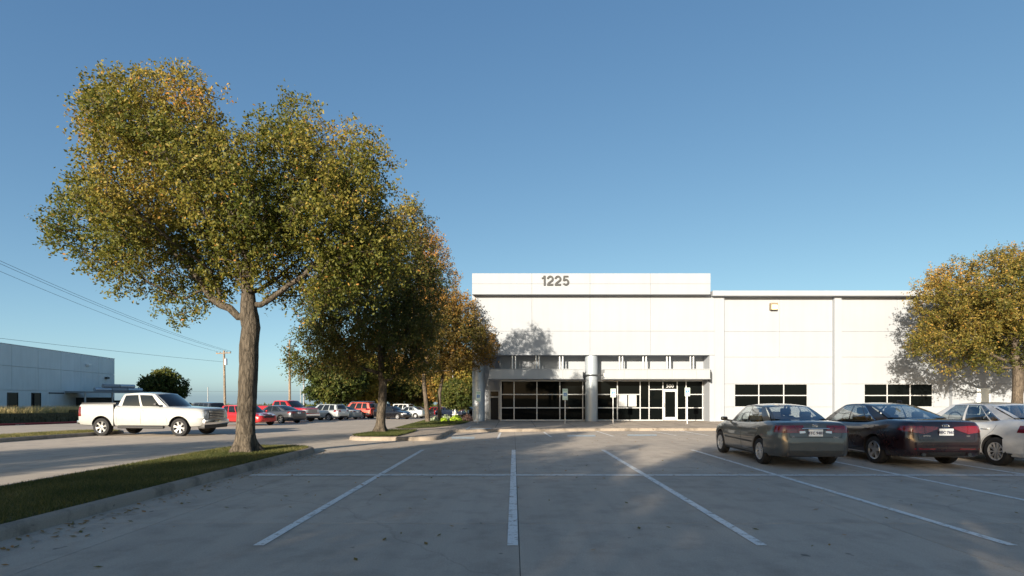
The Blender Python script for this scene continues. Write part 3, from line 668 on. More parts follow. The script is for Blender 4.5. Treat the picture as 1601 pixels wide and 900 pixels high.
def grid_faces(nu, nv): return [(i*nv+j, (i+1)*nv+j, (i+1)*nv+j+1, i*nv+j+1) for i in range(nu-1) for j in range(nv-1)]
def build_car(name, loc, rz, S, label, cat, group=None, hi=True):
    root = tag(empty(name, loc, rz, 0), label, cat, group); root.rotation_euler = (math.atan2(-.016, 1)*math.cos(rz)*0, 0, rz)
    L, W = S['L'], S['W']; top, bot, wid = pchip(S['top']), pchip(S['bot']), pchip(S['wid']); P = S['paint']
    # --- lower body
    n = 54 if hi else 34
    xs = [-L/2+L*(.5-.5*math.cos(math.pi*(i/(n-1))))*.55+.45*L*i/(n-1) for i in range(n)]
    ls = []; V = []
    half = SEC
    for x in xs:
        zb, zt, w = bot(x), top(x), wid(x); ring = [(x, -fy*w, zb+fz_*(zt-zb)) for fy, fz_ in half]+[(x, fy*w, zb+fz_*(zt-zb)) for fy, fz_ in half[::-1][1:-1]]
        V += ring
    m = len(half)*2-2; Fc = [(i*m+k, i*m+(k+1) % m, (i+1)*m+(k+1) % m, (i+1)*m+k) for i in range(n-1) for k in range(m)]
    Fc += [tuple(range(m))[::-1], tuple((n-1)*m+k for k in range(m))]
    body = mesh('body', V, Fc, [P, M['trim']], root, True)
    bm = bmesh.new(); bm.from_mesh(body.data); bmesh.ops.recalc_face_normals(bm, faces=bm.faces[:]); bm.to_mesh(body.data)
    bvh = BVHTree.FromBMesh(bm); bm.free()
    r = S['r']; ra = r+S.get('gap', .055)
    for ax in S['axles']:
        for s in (-1, 1):
            mb = MB().lathe([(ra, -.30), (ra, .30)], 40, 'y', (ax, s*(W/2-.02), r+.01)); cut = mesh('cutter', mb.v, mb.f, [P, M['trim']], None, False, [1]*len(mb.f))
            md = body.modifiers.new('b', 'BOOLEAN'); md.object = cut; md.operation = 'DIFFERENCE'; md.solver = 'EXACT'
            cut.parent = root; cut['tmp'] = 1
    bpy.context.view_layer.update()
    dg = bpy.context.evaluated_depsgraph_get(); nm = bpy.data.meshes.new_from_object(body.evaluated_get(dg)); body.modifiers.clear()
    body.data = nm; nm.name = 'body'; nm.set_sharp_from_angle(angle=R(38))
    for c in [c for c in root.children if c.get('tmp')]: bpy.data.objects.remove(c)
    # --- projected patches on the body
    def cast(o, d):
        h = bvh.ray_cast(Vector(o), Vector(d)); return h[0] if h[0] is not None else None
    def patch(nm_, lo, hi_, m_, mode, side=1, off=.006, nu=8, nv=5, parent=root, cx=0.0, skirt=True):
        # lo / hi: polylines of (a, z); a = x along the side ('side'), y across ('rear','front') or bearing in degrees ('cyl')
        def rs(p, k): 
            d = [0]
            for q0, q1 in zip(p[:-1], p[1:]): d.append(d[-1]+math.hypot(q1[0]-q0[0], q1[1]-q0[1])+1e-9)
            t = [d[-1]*i/(k-1) for i in range(k)]; return [(float(np.interp(u, d, [q[0] for q in p])), float(np.interp(u, d, [q[1] for q in p]))) for u in t]
        A, Bq = rs(lo, nu), rs(hi_, nu); vv = []
        for i in range(nu):
            for j in range(nv):
                t = j/(nv-1); a = A[i][0]*(1-t)+Bq[i][0]*t; z = A[i][1]*(1-t)+Bq[i][1]*t
                if mode == 'side': d = Vector((0, -side, 0)); o = Vector((a, side*3, z))
                elif mode == 'rear': d = Vector((1, 0, 0)); o = Vector((-6, a, z))
                elif mode == 'front': d = Vector((-1, 0, 0)); o = Vector((6, a, z))
                elif mode == 'top': d = Vector((0, 0, -1)); o = Vector((a, z, 4))
                else:
                    th = R(a); d = -Vector((math.cos(th), math.sin(th)*side, 0)); o = Vector((cx, 0, z))-d*6
                h = cast(o, d)
                if h is None: h = Vector((o.x+d.x*3, o.y+d.y*3, o.z)) if not vv else vv[-1]+d*off
                vv.append(h-d*off)
            
        ff = grid_faces(nu, nv)
        if skirt:
            back = []
            edge = [i*nv for i in range(nu)]+[(nu-1)*nv+j for j in range(1, nv)]+[i*nv+nv-1 for i in range(nu-2, -1, -1)]+[j for j in range(nv-2, 0, -1)]
            dmid = d
            for e in edge:
                if mode == 'cyl':
                    q = vv[e]; dd_ = -Vector((q.x-cx, q.y, 0)).normalized()
                else: dd_ = d
                back.append(len(vv)); vv.append(vv[e]+dd_*(off+.012))
            k = len(edge); ff = ff+[(edge[i], edge[(i+1) % k], back[(i+1) % k], back[i]) for i in range(k)]
        o = mesh(nm_, vv, ff, m_, parent, True); bm2 = bmesh.new(); bm2.from_mesh(o.data); bmesh.ops.recalc_face_normals(bm2, faces=bm2.faces[:])
        bm2.to_mesh(o.data); bm2.free(); o.data.set_sharp_from_angle(angle=R(38)); return o
    # --- greenhouse
    gA, gB, gC, gD = S['A'], S['B'], S['C'], S['D']   # (x, z, half width, sweep)
    zmax = S['H']
    def lerp(a, b, t): return a+(b-a)*t
    def front_pt(u, v, e0, e1, sgn):
        x = lerp(e0[0]-sgn*e0[3]*u*u, e1[0]-sgn*e1[3]*u*u, v); y = u*lerp(e0[2], e1[2], v)
        z = lerp(e0[1]-S.get('drop', .03)*u*u, e1[1]-.035*u*u, v); bul = S.get('bulge', .03)*4*v*(1-v); return (x+sgn*bul, y, z+.3*bul)
    def roof_edge(s): # s 0 front .. 1 rear, at the side
        x = lerp(gB[0]-gB[3], gC[0]+gC[3], s); y = lerp(gB[2], gC[2], s)+.02*4*s*(1-s)
        zc = lerp(gB[1], gC[1], s)-.035+(zmax-max(gB[1], gC[1]))*.8*4*s*(1-s); return x, y, zc
    def belt_edge(s):
        x = lerp(gA[0]-gA[3], gD[0]+gD[3], s); y = lerp(gA[2], gD[2], s)+S.get('flare', .035)*4*s*(1-s); return x, y, lerp(gA[1], gD[1], s)-S.get('drop', .03)
    def side_pt(s, v, sg):
        a, b = belt_edge(s), roof_edge(s); bul = .025*4*v*(1-v)
        return (lerp(a[0], b[0], v), sg*(lerp(a[1], b[1], v)+bul), lerp(a[2], b[2], v))
    def roof_pt(s, u):
        x, y, z = roof_edge(s); xf = lerp(gB[0]-gB[3]*u*u, gC[0]+gC[3]*u*u, s)
        return (xf, u*y, z+.035*(1-u*u))
    def patch_uv(us, vs_, fn, glass):      # glass: list of (u0,u1,v0,v1,name)
        fv, ff = [], []; gl = [([], []) for _ in glass]
        for i in range(len(us)-1):
            for j in range(len(vs_)-1):
                c = ((us[i]+us[i+1])/2, (vs_[j]+vs_[j+1])/2); tgt = (fv, ff)
                for k, q in enumerate(glass):
                    if q[0] < c[0] < q[1] and q[2] < c[1] < q[3]: tgt = gl[k]
                b0 = len(tgt[0]); tgt[0].extend([fn(us[i], vs_[j]), fn(us[i+1], vs_[j]), fn(us[i+1], vs_[j+1]), fn(us[i], vs_[j+1])]); tgt[1].append((b0, b0+1, b0+2, b0+3))
        return (fv, ff), gl
    def refine(br, k):
        o = []
        for a, b in zip(br[:-1], br[1:]): n2 = max(1, round((b-a)*k)); o += [a+(b-a)*i/n2 for i in range(n2)]
        return o+[br[-1]]
    cab = MB(); glm = S['glass']
    def weld(v, f, nm_, m_, par):
        o = mesh(nm_, v, f, m_, par, True); b2 = bmesh.new(); b2.from_mesh(o.data); bmesh.ops.remove_doubles(b2, verts=b2.verts[:], dist=.0008); bmesh.ops.recalc_face_normals(b2, faces=b2.faces[:])
        b2.to_mesh(o.data); b2.free(); o.data.set_sharp_from_angle(angle=R(42)); return o
    k_ = 12 if hi else 7
    fa = S.get('fa', .09)
    gl_w = (-1+fa, 1-fa, -.01, .93, 'windshield'); fr_, gl = patch_uv(refine([-1, -1+fa, 1-fa, 1], 8), refine([0, .93, 1], 6), lambda u, v: front_pt(u, v, gA, gB, 1), [gl_w]); cab.add(*fr_)
    weld(gl[0][0], gl[0][1], 'windshield', glm[0], root)
    rv = S.get('rw', (.04, .92)); ru = S.get('ru', .12)
    fr_, gl = patch_uv(refine([-1, -1+ru, 1-ru, 1], 8), refine([0, rv[0], rv[1], 1], 6), lambda u, v: front_pt(u, v, gD, gC, -1), [(-1+ru, 1-ru, rv[0], rv[1], 'r')]); cab.add(*fr_)
    weld(gl[0][0], gl[0][1], 'rear_window', glm[2], root)
    sw = S['side']                        # list of (s0, s1) windows
    br = sorted({0, 1, *[a for q in sw for a in q]})
    v0, v1 = S.get('sv', (.03, .90))
    for sg in (-1, 1):
        fr_, gl = patch_uv(refine(br, k_), refine([0, v0, v1, 1], 6), lambda s, v: side_pt(s, v, sg), [(a, b, v0, v1, 'w') for a, b in sw]); cab.add(*fr_)
        for q in gl: weld(q[0], q[1], 'side_window', glm[1], root)
    us = refine([0, 1], 10); vs_ = refine([-1, 1], 5); fr_, _ = patch_uv(us, vs_, roof_pt, []); cab.add(*fr_)
    cb = weld(cab.v, cab.f, 'cabin', P, root)
    if S.get('chrome'):
        for sg in (-1, 1):
            pts = [side_pt(sw[0][0]+(sw[-1][1]-sw[0][0])*i/14, v1+.025, sg) for i in range(15)]+[side_pt(sw[-1][1]+.015, v1-(v1-v0)*i/6, sg) for i in range(1, 7)]
            MB().tube([(p[0], p[1]+sg*.006, p[2]) for p in pts], .009, 5).build('window_trim', M['chrome'], root, True)
    # black window surround and interior lid
    ln = [belt_edge(s) for s in np.linspace(.02, .98, 12)]
    mb = MB(); vv = [(x, y*.97, top(x)*1.0+.012+.022*(top(x)-bot(x))*0) for x, y, z in ln]+[(x, -y*.97, top(x)+.012) for x, y, z in ln[::-1]]
    vv = [(x, y, z+.02) for x, y, z in vv]; mesh('interior', vv, [tuple(range(len(vv)))], M['seat'], root)
    if hi and S.get('seats', True):
        for x in S.get('seat_x', (.12,)):
            for y in (-.36, .36):
                o = MB().box(x-.16, x-.02, y-.22, y+.22, top(x)-.1, zmax-.33, .05).build('seat', M['seat'], root, True)
                MB().box(x-.17, x-.07, y-.13, y+.13, zmax-.32, zmax-.14, .04).build('headrest', M['seat'], o, True)
        x = S.get('rear_seat', -.85)
        o = MB().box(x-.14, x, -.58, .58, top(x)-.1, top(x)+.10, .05).build('rear_seat', M['seat'], root, True)
        for y in (-.36, .36): MB().box(x-.13, x-.04, y-.13, y+.13, top(x)+.09, top(x)+.24, .04).build('headrest', M['seat'], o, True)
        MB().lathe([(.17, -.014), (.185, 0), (.17, .014), (.155, 0)], 20, 'x', (S.get('seat_x', (.12,))[0]+.48, .36, top(.6)+.06), close=True).build('steering_wheel', M['trim'], root, True)
    # --- wheels
    for ax in S['axles']:
        for s in (-1, 1):
            ty, hb, rm = wheel_meshes(r, S['tw'], S['wheel'])
            o = link(bpy.data.objects.new('wheel', hb), root); o.location = (ax, s*(W/2-S['tw']/2-.012), r); o.rotation_euler = (0, random.uniform(0, 1.2), 0 if s > 0 else math.pi)
            link(bpy.data.objects.new('tyre', ty), o); link(bpy.data.objects.new('rim', rm), o)
    # --- doors, handles, seams
    if hi:
        for s in (-1, 1):
            for lo, hi2, hx in S.get('doors', []):
                sm = [(a-.0, z) for a, z in lo]; e = .009
                d_ = patch('door', lo, hi2, P, 'side', s, .0035, 10, 9)
                lo2 = [(a-e, z-(e if i == 0 else 0)) for i, (a, z) in enumerate(lo)]; hi3 = [(a+e, z-(e if i == 0 else 0)) for i, (a, z) in enumerate(hi2)]
                patch('panel_gap', lo2, hi3, M['seam'], 'side', s, .0015, 10, 9, d_, skirt=False)
                h = cast((hx[0], s*3, hx[1]), (0, -s, 0)) or Vector((hx[0], s*W/2, hx[1]))
                MB().box(hx[0]-.095, hx[0]+.095, h.y-.012 if s < 0 else h.y+.0, h.y-.0 if s < 0 else h.y+.012, hx[1]-.012, hx[1]+.012).box(hx[0]-.09, hx[0]+.09, min(h.y, h.y+s*.035), max(h.y, h.y+s*.035), hx[1]-.014, hx[1]+.014, .008).build('handle', S.get('handle', P), d_, True)
            if S.get('mould'): z = S['mould']; patch('side_moulding', [(S['axles'][0]-ra-.05, z), (S['axles'][0]-ra-.05, z+.035)], [(S['axles'][1]+ra+.04, z-.01), (S['axles'][1]+ra+.04, z+.025)], M['trim'], 'side', s, .012, 3, 24)
            patch('sill', [(S['axles'][1]+ra+.02, bot(0)+.01), (S['axles'][1]+ra+.02, bot(0)+.075)], [(S['axles'][0]-ra-.02, bot(0)+.01), (S['axles'][0]-ra-.02, bot(0)+.075)], S.get('sillm', M['trim']), 'side', s, .004, 3, 20)
    mx, mz = S['mirror']
    for s in (-1, 1):
        y = wid(mx)*.93
        o = MB().box(mx-.07, mx+.08, s*y+(.04 if s > 0 else -.21), s*y+(.21 if s > 0 else -.04), mz+.0, mz+.12, .05).tube([(mx, s*(y-.12), mz-.01), (mx, s*(y+.08), mz+.03)], .025, 6).build('mirror', S.get('mirrorm', P), root, True)
        MB().box(mx-.078, mx-.069, s*y+(.07 if s > 0 else -.18), s*y+(.18 if s > 0 else -.07), mz+.02, mz+.10).build('mirror_glass', M['carglass_dark'], o)
    for q in S.get('patches', []):
        nm_, lo, hi2, m_, mode = q[:5]; kw = dict(q[5]) if len(q) > 5 else {}
        both = kw.pop('both', True)
        for s in ((-1, 1) if both else (1,)):
            if mode in ('rear', 'front') and both: patch(nm_, [(a*s, z) for a, z in lo], [(a*s, z) for a, z in hi2], m_, mode, 1, **kw)
            else: patch(nm_, lo, hi2, m_, mode, s, **kw)
    for fn in S.get('extra', []): fn(root, cast)
    return root

def plate(x, z, txt, facing=-1, w=.31, h=.155, y=0.0, tilt=0):
    def fn(root, cast):
        hit = cast((6*facing, y, z), (-facing, 0, 0)); xx = (hit.x if hit else x)+facing*.012
        o = MB().box(xx-.006, xx+.006, y-w/2, y+w/2, z-h/2, z+h/2, .003).build('licence_plate', M['plate'], root)
        if txt:
            t = text_mesh('plate_characters', txt, .082, M['ink'], o, .001, .003); t.rotation_euler = (R(90), 0, R(-90) if facing < 0 else R(90)); t.location = (xx+facing*.0075, y, z-.032)
    return fn
def badge(txt, z, y, size, facing=-1, m='chrome', ring=None):
    def fn(root, cast):
        hit = cast((6*facing, y, z), (-facing, 0, 0))
        if not hit: return
        t = text_mesh('badge', txt, size, M[m], root, .003, .002); t.rotation_euler = (R(90), 0, R(-90) if facing < 0 else R(90)); t.location = (hit.x+facing*.008, y, z-size*.35)
        if ring:
            a, b = ring; MB().tube([(hit.x+facing*.008, y+a*math.cos(q), z+b*math.sin(q)) for q in np.linspace(0, 2*math.pi, 25)], .006, 5).build('badge_ring', M[m], root, True)
    return fn
def bar(name, m, x0, x1, y0, y1, z0, z1, b=.02):
    return lambda root, cast: MB().box(x0, x1, y0, y1, z0, z1, b).build(name, M[m], root, True)
def pipe(name, m, pts, r_): return lambda root, cast: MB().tube(pts, r_, 12).build(name, M[m], root, True)

def sedan(L=4.44, W=1.72, H=1.44, ax=(1.35, -1.27), r=.31, deck=1.03, hood=.93, belt=.96, roof=(.30, -.92), ws=1.08, rw=-1.66, **k):
    h = L/2; w = W/2
    S = dict(L=L, W=W, H=H, axles=ax, r=r, tw=.2, wheel='ten', paint=k.pop('paint'), glass=[M['carglass']]*3,
        top=[(-h, .60), (-h+.025, .82), (-h+.06, deck-.06), (-h+.13, deck-.012), (-h+.3, deck+.01), (rw+.1, deck+.02), (-.8, belt+.03), (0, belt), (ws-.2, belt-.01), (ws, belt), (ws+.12, hood+.01), (h-.55, hood-.08), (h-.2, hood-.18), (h-.05, .62), (h, .52)],
        bot=[(-h, .40), (-h+.06, .29), (-h+.3, .235), (-1.0, .19), (1.0, .18), (h-.35, .19), (h-.1, .24), (h, .36)],
        wid=[(-h, w*.70), (-h+.03, w*.80), (-h+.12, w*.90), (-h+.35, w*.965), (-1.2, w), (0, w), (1.2, w*.99), (h-.5, w*.955), (h-.22, w*.86), (h-.07, w*.74), (h, w*.55)],
        A=(ws, belt-.01, w*.80, .20), B=(roof[0], H-.045, w*.615, .06), C=(roof[1], H-.05, w*.60, .05), D=(rw, deck+.0, w*.765, .10),
        side=[(.13, .455), (.485, .745), (.76, .835)], mirror=(ws-.28, belt-.02), seat_x=(.08,), rear_seat=-.95)
    a0, a1 = ax; ra = r+.06; bp = (ws-.19+rw)/2+.18
    arch = [(a1+ra*math.cos(R(q))+.03, r+ra*math.sin(R(q))+.02) for q in (5, 25, 45, 62)]
    S['doors'] = [([(bp+.012, .25), (bp+.012, belt-.045)], [(a0-ra-.03, .25), (a0-ra-.06, .60), (ws-.24, belt-.06)], (bp+.16, belt-.14)),
                  (arch+[(a1+.05, belt-.15), (a1+.0, belt-.03)], [(bp-.008, .25), (bp-.008, belt-.045)], (a1+.26, belt-.12))]
    S.update(k); return S

# ------------------------------------------------------------------ the three sedans parked on the right
lens = dict(nu=9, nv=8, off=.010)
p_grey = paint('grey green metallic car paint', (.085, .088, .086), .5, .34)
civ = sedan(paint=p_grey, wheel='ten', mould=.50, glass=[M['carglass']]*3)
hL = 2.22
civ['patches'] = [
    ('tail_light', [(140, .80), (141, .955)], [(163, .80), (159, .965)], M['red_lens'], 'cyl', dict(cx=-1.0, **lens)),
    ('tail_light', [(163.4, .80), (159.6, .965)], [(169, .82), (167.5, .965)], M['red_lens'], 'cyl', dict(cx=-1.0, **lens)),
    ('reverse_light', [(164, .785), (163.6, .835)], [(169.6, .80), (169.2, .84)], M['white_lens'], 'cyl', dict(cx=-1.0, nu=5, nv=4, off=.014)),
    ('trunk_gap', [(-.56, .70), (-.56, .712)], [(.56, .70), (.56, .712)], M['seam'], 'rear', dict(both=False, nu=14, nv=2, off=.003)),
    ('trunk_gap', [(.56, .70), (.57, .79)], [(.568, .70), (.578, .79)], M['seam'], 'rear', dict(nu=5, nv=2, off=.003)),
    ('rear_bumper', [(112, .30), (112, .62)], [(248, .30), (248, .62)], p_grey, 'cyl', dict(both=False, cx=-1.2, nu=40, nv=8, off=.028)),
    ('bumper_crease', [(116, .44), (116, .455)], [(244, .44), (244, .455)], p_grey, 'cyl', dict(both=False, cx=-1.2, nu=36, nv=3, off=.042)),
    ('bumper_gap', [(112, .635), (112, .645)], [(150, .66), (150, .67)], M['seam'], 'cyl', dict(cx=-1.2, nu=10, nv=2, off=.003)),
    ('head_light', [(32, .60), (30, .72)], [(16, .58), (17, .70)], M['white_lens'], 'cyl', dict(cx=1.0, **lens)),
    ('fuel_door', [(-1.62, .74), (-1.62, .87)], [(-1.46, .74), (-1.46, .87)], p_grey, 'side', dict(both=False, nu=3, nv=3, off=.003)),
]
civ['extra'] = [plate(-2.2, .80, 'BTC 9481'), pipe('trunk_trim', 'chrome', [(-2.205, -.30, .895), (-2.215, 0, .897), (-2.205, .30, .895)], .010), badge('H', .955, 0, .075, ring=(.05, .042)), badge('CIVIC', .70, -.44, .05),
    badge('LX', .72, .50, .045),
    bar('bumper_lip', 'trim', -2.2, -2.08, -.62, .62, .27, .33), pipe('exhaust_pipe', 'rimdark', [(-1.9, -.45, .27), (-2.2, -.45, .265)], .03)]
def car_at(S, px_r, py_r, yaw, side=1):
    """place a car so that its rear near-side tyre touches the ground at a photo pixel; yaw = heading from +y, clockwise"""
    c = gp(px_r, py_r); hx, hy = math.sin(yaw), math.cos(yaw)         # heading
    lx, ly = -hy, hx                                                   # left of the car
    w = S['W']/2-.05; a1 = S['axles'][1]
    ox, oy = c.x-hx*a1-lx*w*side, c.y-hy*a1-ly*w*side
    return (ox, oy, g(oy)), math.atan2(hy, hx)
loc, rz = car_at(civ, 1189, 724.8, R(1.5)); build_car('sedan', loc, rz, civ, 'grey compact sedan with silver wheel covers beside a maroon sedan', 'car')

p_mar = paint('dark maroon car paint', (.020, .0065, .008), .3, .28)
opt = sedan(L=4.85, W=1.83, H=1.46, ax=(1.46, -1.335), r=.325, deck=1.06, hood=.92, belt=.95, roof=(.42, -.72), ws=1.35, rw=-1.78, paint=p_mar, wheel='five', chrome=True, glass=[M['carglass_mid']]*3, ru=.14, sillm=M['chrome'], side=[(.13, .43), (.455, .70), (.715, .80)])
opt['patches'] = [
    ('tail_light', [(136, .86), (140, .955)], [(159, .775), (158, .955)], M['red_lens'], 'cyl', dict(cx=-1.2, **lens)),
    ('tail_light', [(159.3, .785), (158.3, .955)], [(172, .89), (171.6, .935)], M['red_lens'], 'cyl', dict(cx=-1.2, **lens)),
    ('rear_bumper', [(114, .36), (114, .60)], [(246, .36), (246, .60)], p_mar, 'cyl', dict(both=False, cx=-1.2, nu=40, nv=8, off=.022)),
    ('reflector', [(150, .435), (150, .465)], [(168, .435), (168, .465)], M['red_lens'], 'cyl', dict(cx=-1.2, nu=7, nv=3, off=.030)),
    ('diffuser', [(126, .27), (126, .38)], [(234, .27), (234, .38)], M['trim'], 'cyl', dict(both=False, cx=-1.2, nu=30, nv=4, off=.026)),
    ('trunk_gap', [(-.60, .64), (-.60, .65)], [(.60, .64), (.60, .65)], M['seam'], 'rear', dict(both=False, nu=14, nv=2, off=.003)),
    ('trunk_gap', [(.60, .64), (.62, .78)], [(.608, .64), (.628, .78)], M['seam'], 'rear', dict(nu=5, nv=2, off=.003)),
    ('head_light', [(34, .62), (32, .72)], [(14, .60), (16, .70)], M['white_lens'], 'cyl', dict(cx=1.2, **lens)),
]
opt['extra'] = [plate(-2.4, .82, 'BBC 7665'), badge('KIA', .955, 0, .05, ring=(.075, .036)), badge('OPTIMA', .735, .43, .045), badge('GDI', .735, -.47, .045), bar('shark_fin', 'trim', -1.0, -.84, -.02, .02, 1.44, 1.51, .015),
    pipe('exhaust_tip', 'dsteel', [(-2.2, .50, .325), (-2.425, .50, .32)], .045), pipe('exhaust_tip', 'dsteel', [(-2.2, -.50, .325), (-2.425, -.50, .32)], .045)]
loc, rz = car_at(opt, 1368, 724, R(1.0)); build_car('sedan', loc, rz, opt, 'dark maroon sedan with chrome window trim between the grey and white sedans', 'car')

p_white = paint('pearl white car paint', (.52, .525, .53), .05, .35)
acc = sedan(L=4.93, W=1.85, H=1.475, ax=(1.45, -1.35), r=.33, deck=1.07, hood=.95, belt=.97, roof=(.40, -.85), ws=1.30, rw=-1.85, paint=p_white, wheel='ten', glass=[M['carglass_mid']]*3, chrome=True)
acc['patches'] = [('rear_bumper', [(112, .32), (112, .64)], [(248, .32), (248, .64)], p_white, 'cyl', dict(both=False, cx=-1.2, nu=40, nv=8, off=.02)), ('tail_light', [(128, .80), (131, .96)], [(160, .80), (158, .96)], M['red_lens'], 'cyl', dict(cx=-1.2, **lens)),
    ('head_light', [(34, .62), (32, .74)], [(14, .60), (16, .72)], M['white_lens'], 'cyl', dict(cx=1.2, **lens)), ('trunk_gap', [(-.6, .66), (-.6, .67)], [(.6, .66), (.6, .67)], M['seam'], 'rear', dict(both=False, nu=14, nv=2, off=.003)),
    ('mud_flap', [(-1.80, .20), (-1.72, .50)], [(-1.70, .20), (-1.69, .42)], M['trim'], 'side', dict(nu=4, nv=3, off=.012))]
acc['extra'] = [plate(-2.4, .82, 'CKD 4173'), badge('H', .96, 0, .08, ring=(.055, .045))]
loc, rz = car_at(acc, 1558, 727.5, R(2.0)); build_car('sedan', loc, rz, acc, 'white sedan parked on the far side of the maroon sedan', 'car')

# ------------------------------------------------------------------ pickups, crossovers and hatchbacks
def pickup(paint_, L=5.89, W=2.03, H=1.95, ax=(1.90, -1.78), r=.40, deck=1.36, hood=1.26, **k):
    h = L/2; w = W/2
    S = dict(L=L, W=W, H=H, axles=ax, r=r, gap=.09, tw=.27, wheel='six', paint=paint_, glass=[M['carglass_dark']]*3, seats=False,
        top=[(-h, .75), (-h+.015, 1.1), (-h+.03, deck+.05), (-h+.10, deck+.075), (-1.35, deck+.075), (-1.19, deck+.075), (-1.12, deck-.01), (0, deck-.03), (1.1, deck-.05), (1.35, hood+.045), (1.9, hood+.01), (h-.35, hood-.02), (h-.10, hood-.06), (h-.02, hood-.13), (h, hood-.24)],
        bot=[(-h, .52), (-h+.1, .48), (-1.2, .42), (1.2, .40), (h-.4, .42), (h-.08, .45), (h, .55)],
        wid=[(-h, w*.88), (-h+.03, w*.93), (-h+.15, w*.965), (-1.6, w*.985), (0, w*.975), (1.5, w), (h-.5, w*.985), (h-.25, w*.94), (h-.08, w*.87), (h, w*.80)],
        A=(1.47, deck-.06, w*.81, .24), B=(.60, H-.05, w*.68, .06), C=(-.95, H-.055, w*.68, .04), D=(-1.14, deck-.02, w*.81, .03), bulge=.025, flare=.02,
        side=[(.12, .49), (.535, .92)], sv=(.05, .86), fa=.10, ru=.16, mirror=(.86, deck-.02), mirrorm=M['trim'], handle=M['chrome'])
    ra = r+.09
    S['doors'] = [([(.10, .47), (.10, deck-.05)], [(ax[0]-ra-.05, .47), (ax[0]-ra-.08, .8), (.98, deck-.08)], (.26, 1.12)),
                  ([(-1.02, .47), (-1.08, deck-.04)], [(.085, .47), (.085, deck-.05)], (-.90, 1.12))]
    ex = []
    ex.append(bar('bed_cover', 'trim', -h+.09, -1.20, -w*.84, w*.84, deck, deck+.115, .02))
    ex.append(bar('cab_gap', 'seam', -1.185, -1.165, -w*.99, w*.99, .46, deck+.05, 0))
    ex.append(bar('front_bumper', 'chrome', h-.16, h+.07, -w*.84, w*.84, .50, .72, .05)); ex.append(bar('front_valance', 'trim', h-.3, h+.02, -w*.80, w*.80, .34, .51, .04))
    ex.append(bar('rear_bumper', 'chrome', -h-.10, -h+.12, -w*.88, w*.88, .52, .70, .04))
    ex.append(bar('grille', 'dsteel', h-.1, h+.035, -.52, .52, .76, 1.13, .03))
    for z in (.80, .87, .945, 1.02, 1.09): ex.append(bar('grille_bar', 'chrome', h+.02, h+.05, -.50, .50, z-.012, z+.012, .004))
    for s in (-1, 1):
        ex.append(pipe('step_bar', 'trim', [(-.95, s*(w-.02), .40), (1.2, s*(w-.02), .40)], .055))
    S['patches'] = [('tail_light', [(-h+.002, .88), (-h+.002, 1.30)], [(-h+.20, .88), (-h+.16, 1.30)], M['red_lens'], 'side', dict(nu=5, nv=6, off=.012)),
        ('tail_light', [(w*.78, .88), (w*.80, 1.28)], [(w*.93, .88), (w*.93, 1.28)], M['red_lens'], 'rear', dict(nu=4, nv=5, off=.012)),
        ('head_light', [(30, .80), (30, 1.08)], [(14.5, .80), (15, 1.10)], M['white_lens'], 'cyl', dict(cx=h-1.9, nu=7, nv=6, off=.014)),
        ('wheel_lip', [(ax[0]-ra-.0, r), (ax[0]-ra-.035, r)], [(ax[0]-ra+.01, r+.1), (ax[0]-ra-.025, r+.12)], M['trim'], 'side', dict(nu=3, nv=3, off=.01))]
    S['extra'] = ex+[plate(h+.1, .60, 'DX 41K', 1, .3, .13, 0)]
    S.update(k); return S
def suv(paint_, L=4.6, W=1.84, H=1.70, ax=(1.38, -1.28), r=.345, deck=1.08, hood=1.02, rear=.16, **k):
    h = L/2; w = W/2
    S = dict(L=L, W=W, H=H, axles=ax, r=r, tw=.22, wheel='five', paint=paint_, glass=[M['carglass_dark']]*3, seats=False,
        top=[(-h, .62), (-h+.02, .85), (-h+.05, deck-.04), (-h+.12, deck), (-1, deck-.02), (0, deck-.05), (.9, deck-.06), (1.05, hood), (h-.5, hood-.06), (h-.15, hood-.17), (h-.04, .72), (h, .55)],
        bot=[(-h, .46), (-h+.08, .33), (-1.2, .25), (1.2, .24), (h-.3, .25), (h-.08, .30), (h, .42)],
        wid=[(-h, w*.78), (-h+.04, w*.88), (-h+.2, w*.955), (-1.2, w), (0, w), (1.2, w), (h-.5, w*.965), (h-.2, w*.88), (h-.06, w*.76), (h, w*.6)],
        A=(1.12, deck-.06, w*.80, .20), B=(.35, H-.05, w*.66, .06), C=(-h+.42, H-.07, w*.62, .05), D=(-h+rear, deck, w*.78, .10),
        side=[(.11, .38), (.41, .66), (.69, .90)], ru=.12, rw=(.10, .88), mirror=(.85, deck-.04))
    ra = r+.06; a0, a1 = ax
    arch = [(a1+ra*math.cos(R(q))+.03, r+ra*math.sin(R(q))+.02) for q in (5, 30, 50)]
    S['doors'] = [([(-.02, .30), (-.02, deck-.07)], [(a0-ra-.03, .30), (a0-ra-.05, .7), (.86, deck-.09)], (.14, deck-.16)), (arch+[(a1+.12, deck-.15), (a1+.1, deck-.05)], [(-.035, .30), (-.035, deck-.07)], (a1+.34, deck-.15))]
    S['patches'] = [('tail_light', [(130, deck-.22), (134, deck-.02)], [(162, deck-.22), (160, deck-.02)], M['red_lens'], 'cyl', dict(cx=-1.1, nu=7, nv=5, off=.012)),
        ('head_light', [(36, .72), (34, .86)], [(15, .70), (17, .84)], M['white_lens'], 'cyl', dict(cx=1.0, nu=7, nv=5, off=.012)),
        ('grille', [(-.42, .56), (-.42, .80)], [(.42, .56), (.42, .80)], M['trim'], 'front', dict(both=False, nu=8, nv=4, off=.012)),
        ('lower_cladding', [(112, .30), (112, .46)], [(248, .30), (248, .46)], M['trim'], 'cyl', dict(both=False, cx=-1.0, nu=30, nv=4, off=.01))]
    S['extra'] = [plate(-h, .80, None), bar('rear_wiper', 'trim', -h+.05, -h+.09, -.2, .2, deck+.08, deck+.1, .004)]
    S.update(k); return S
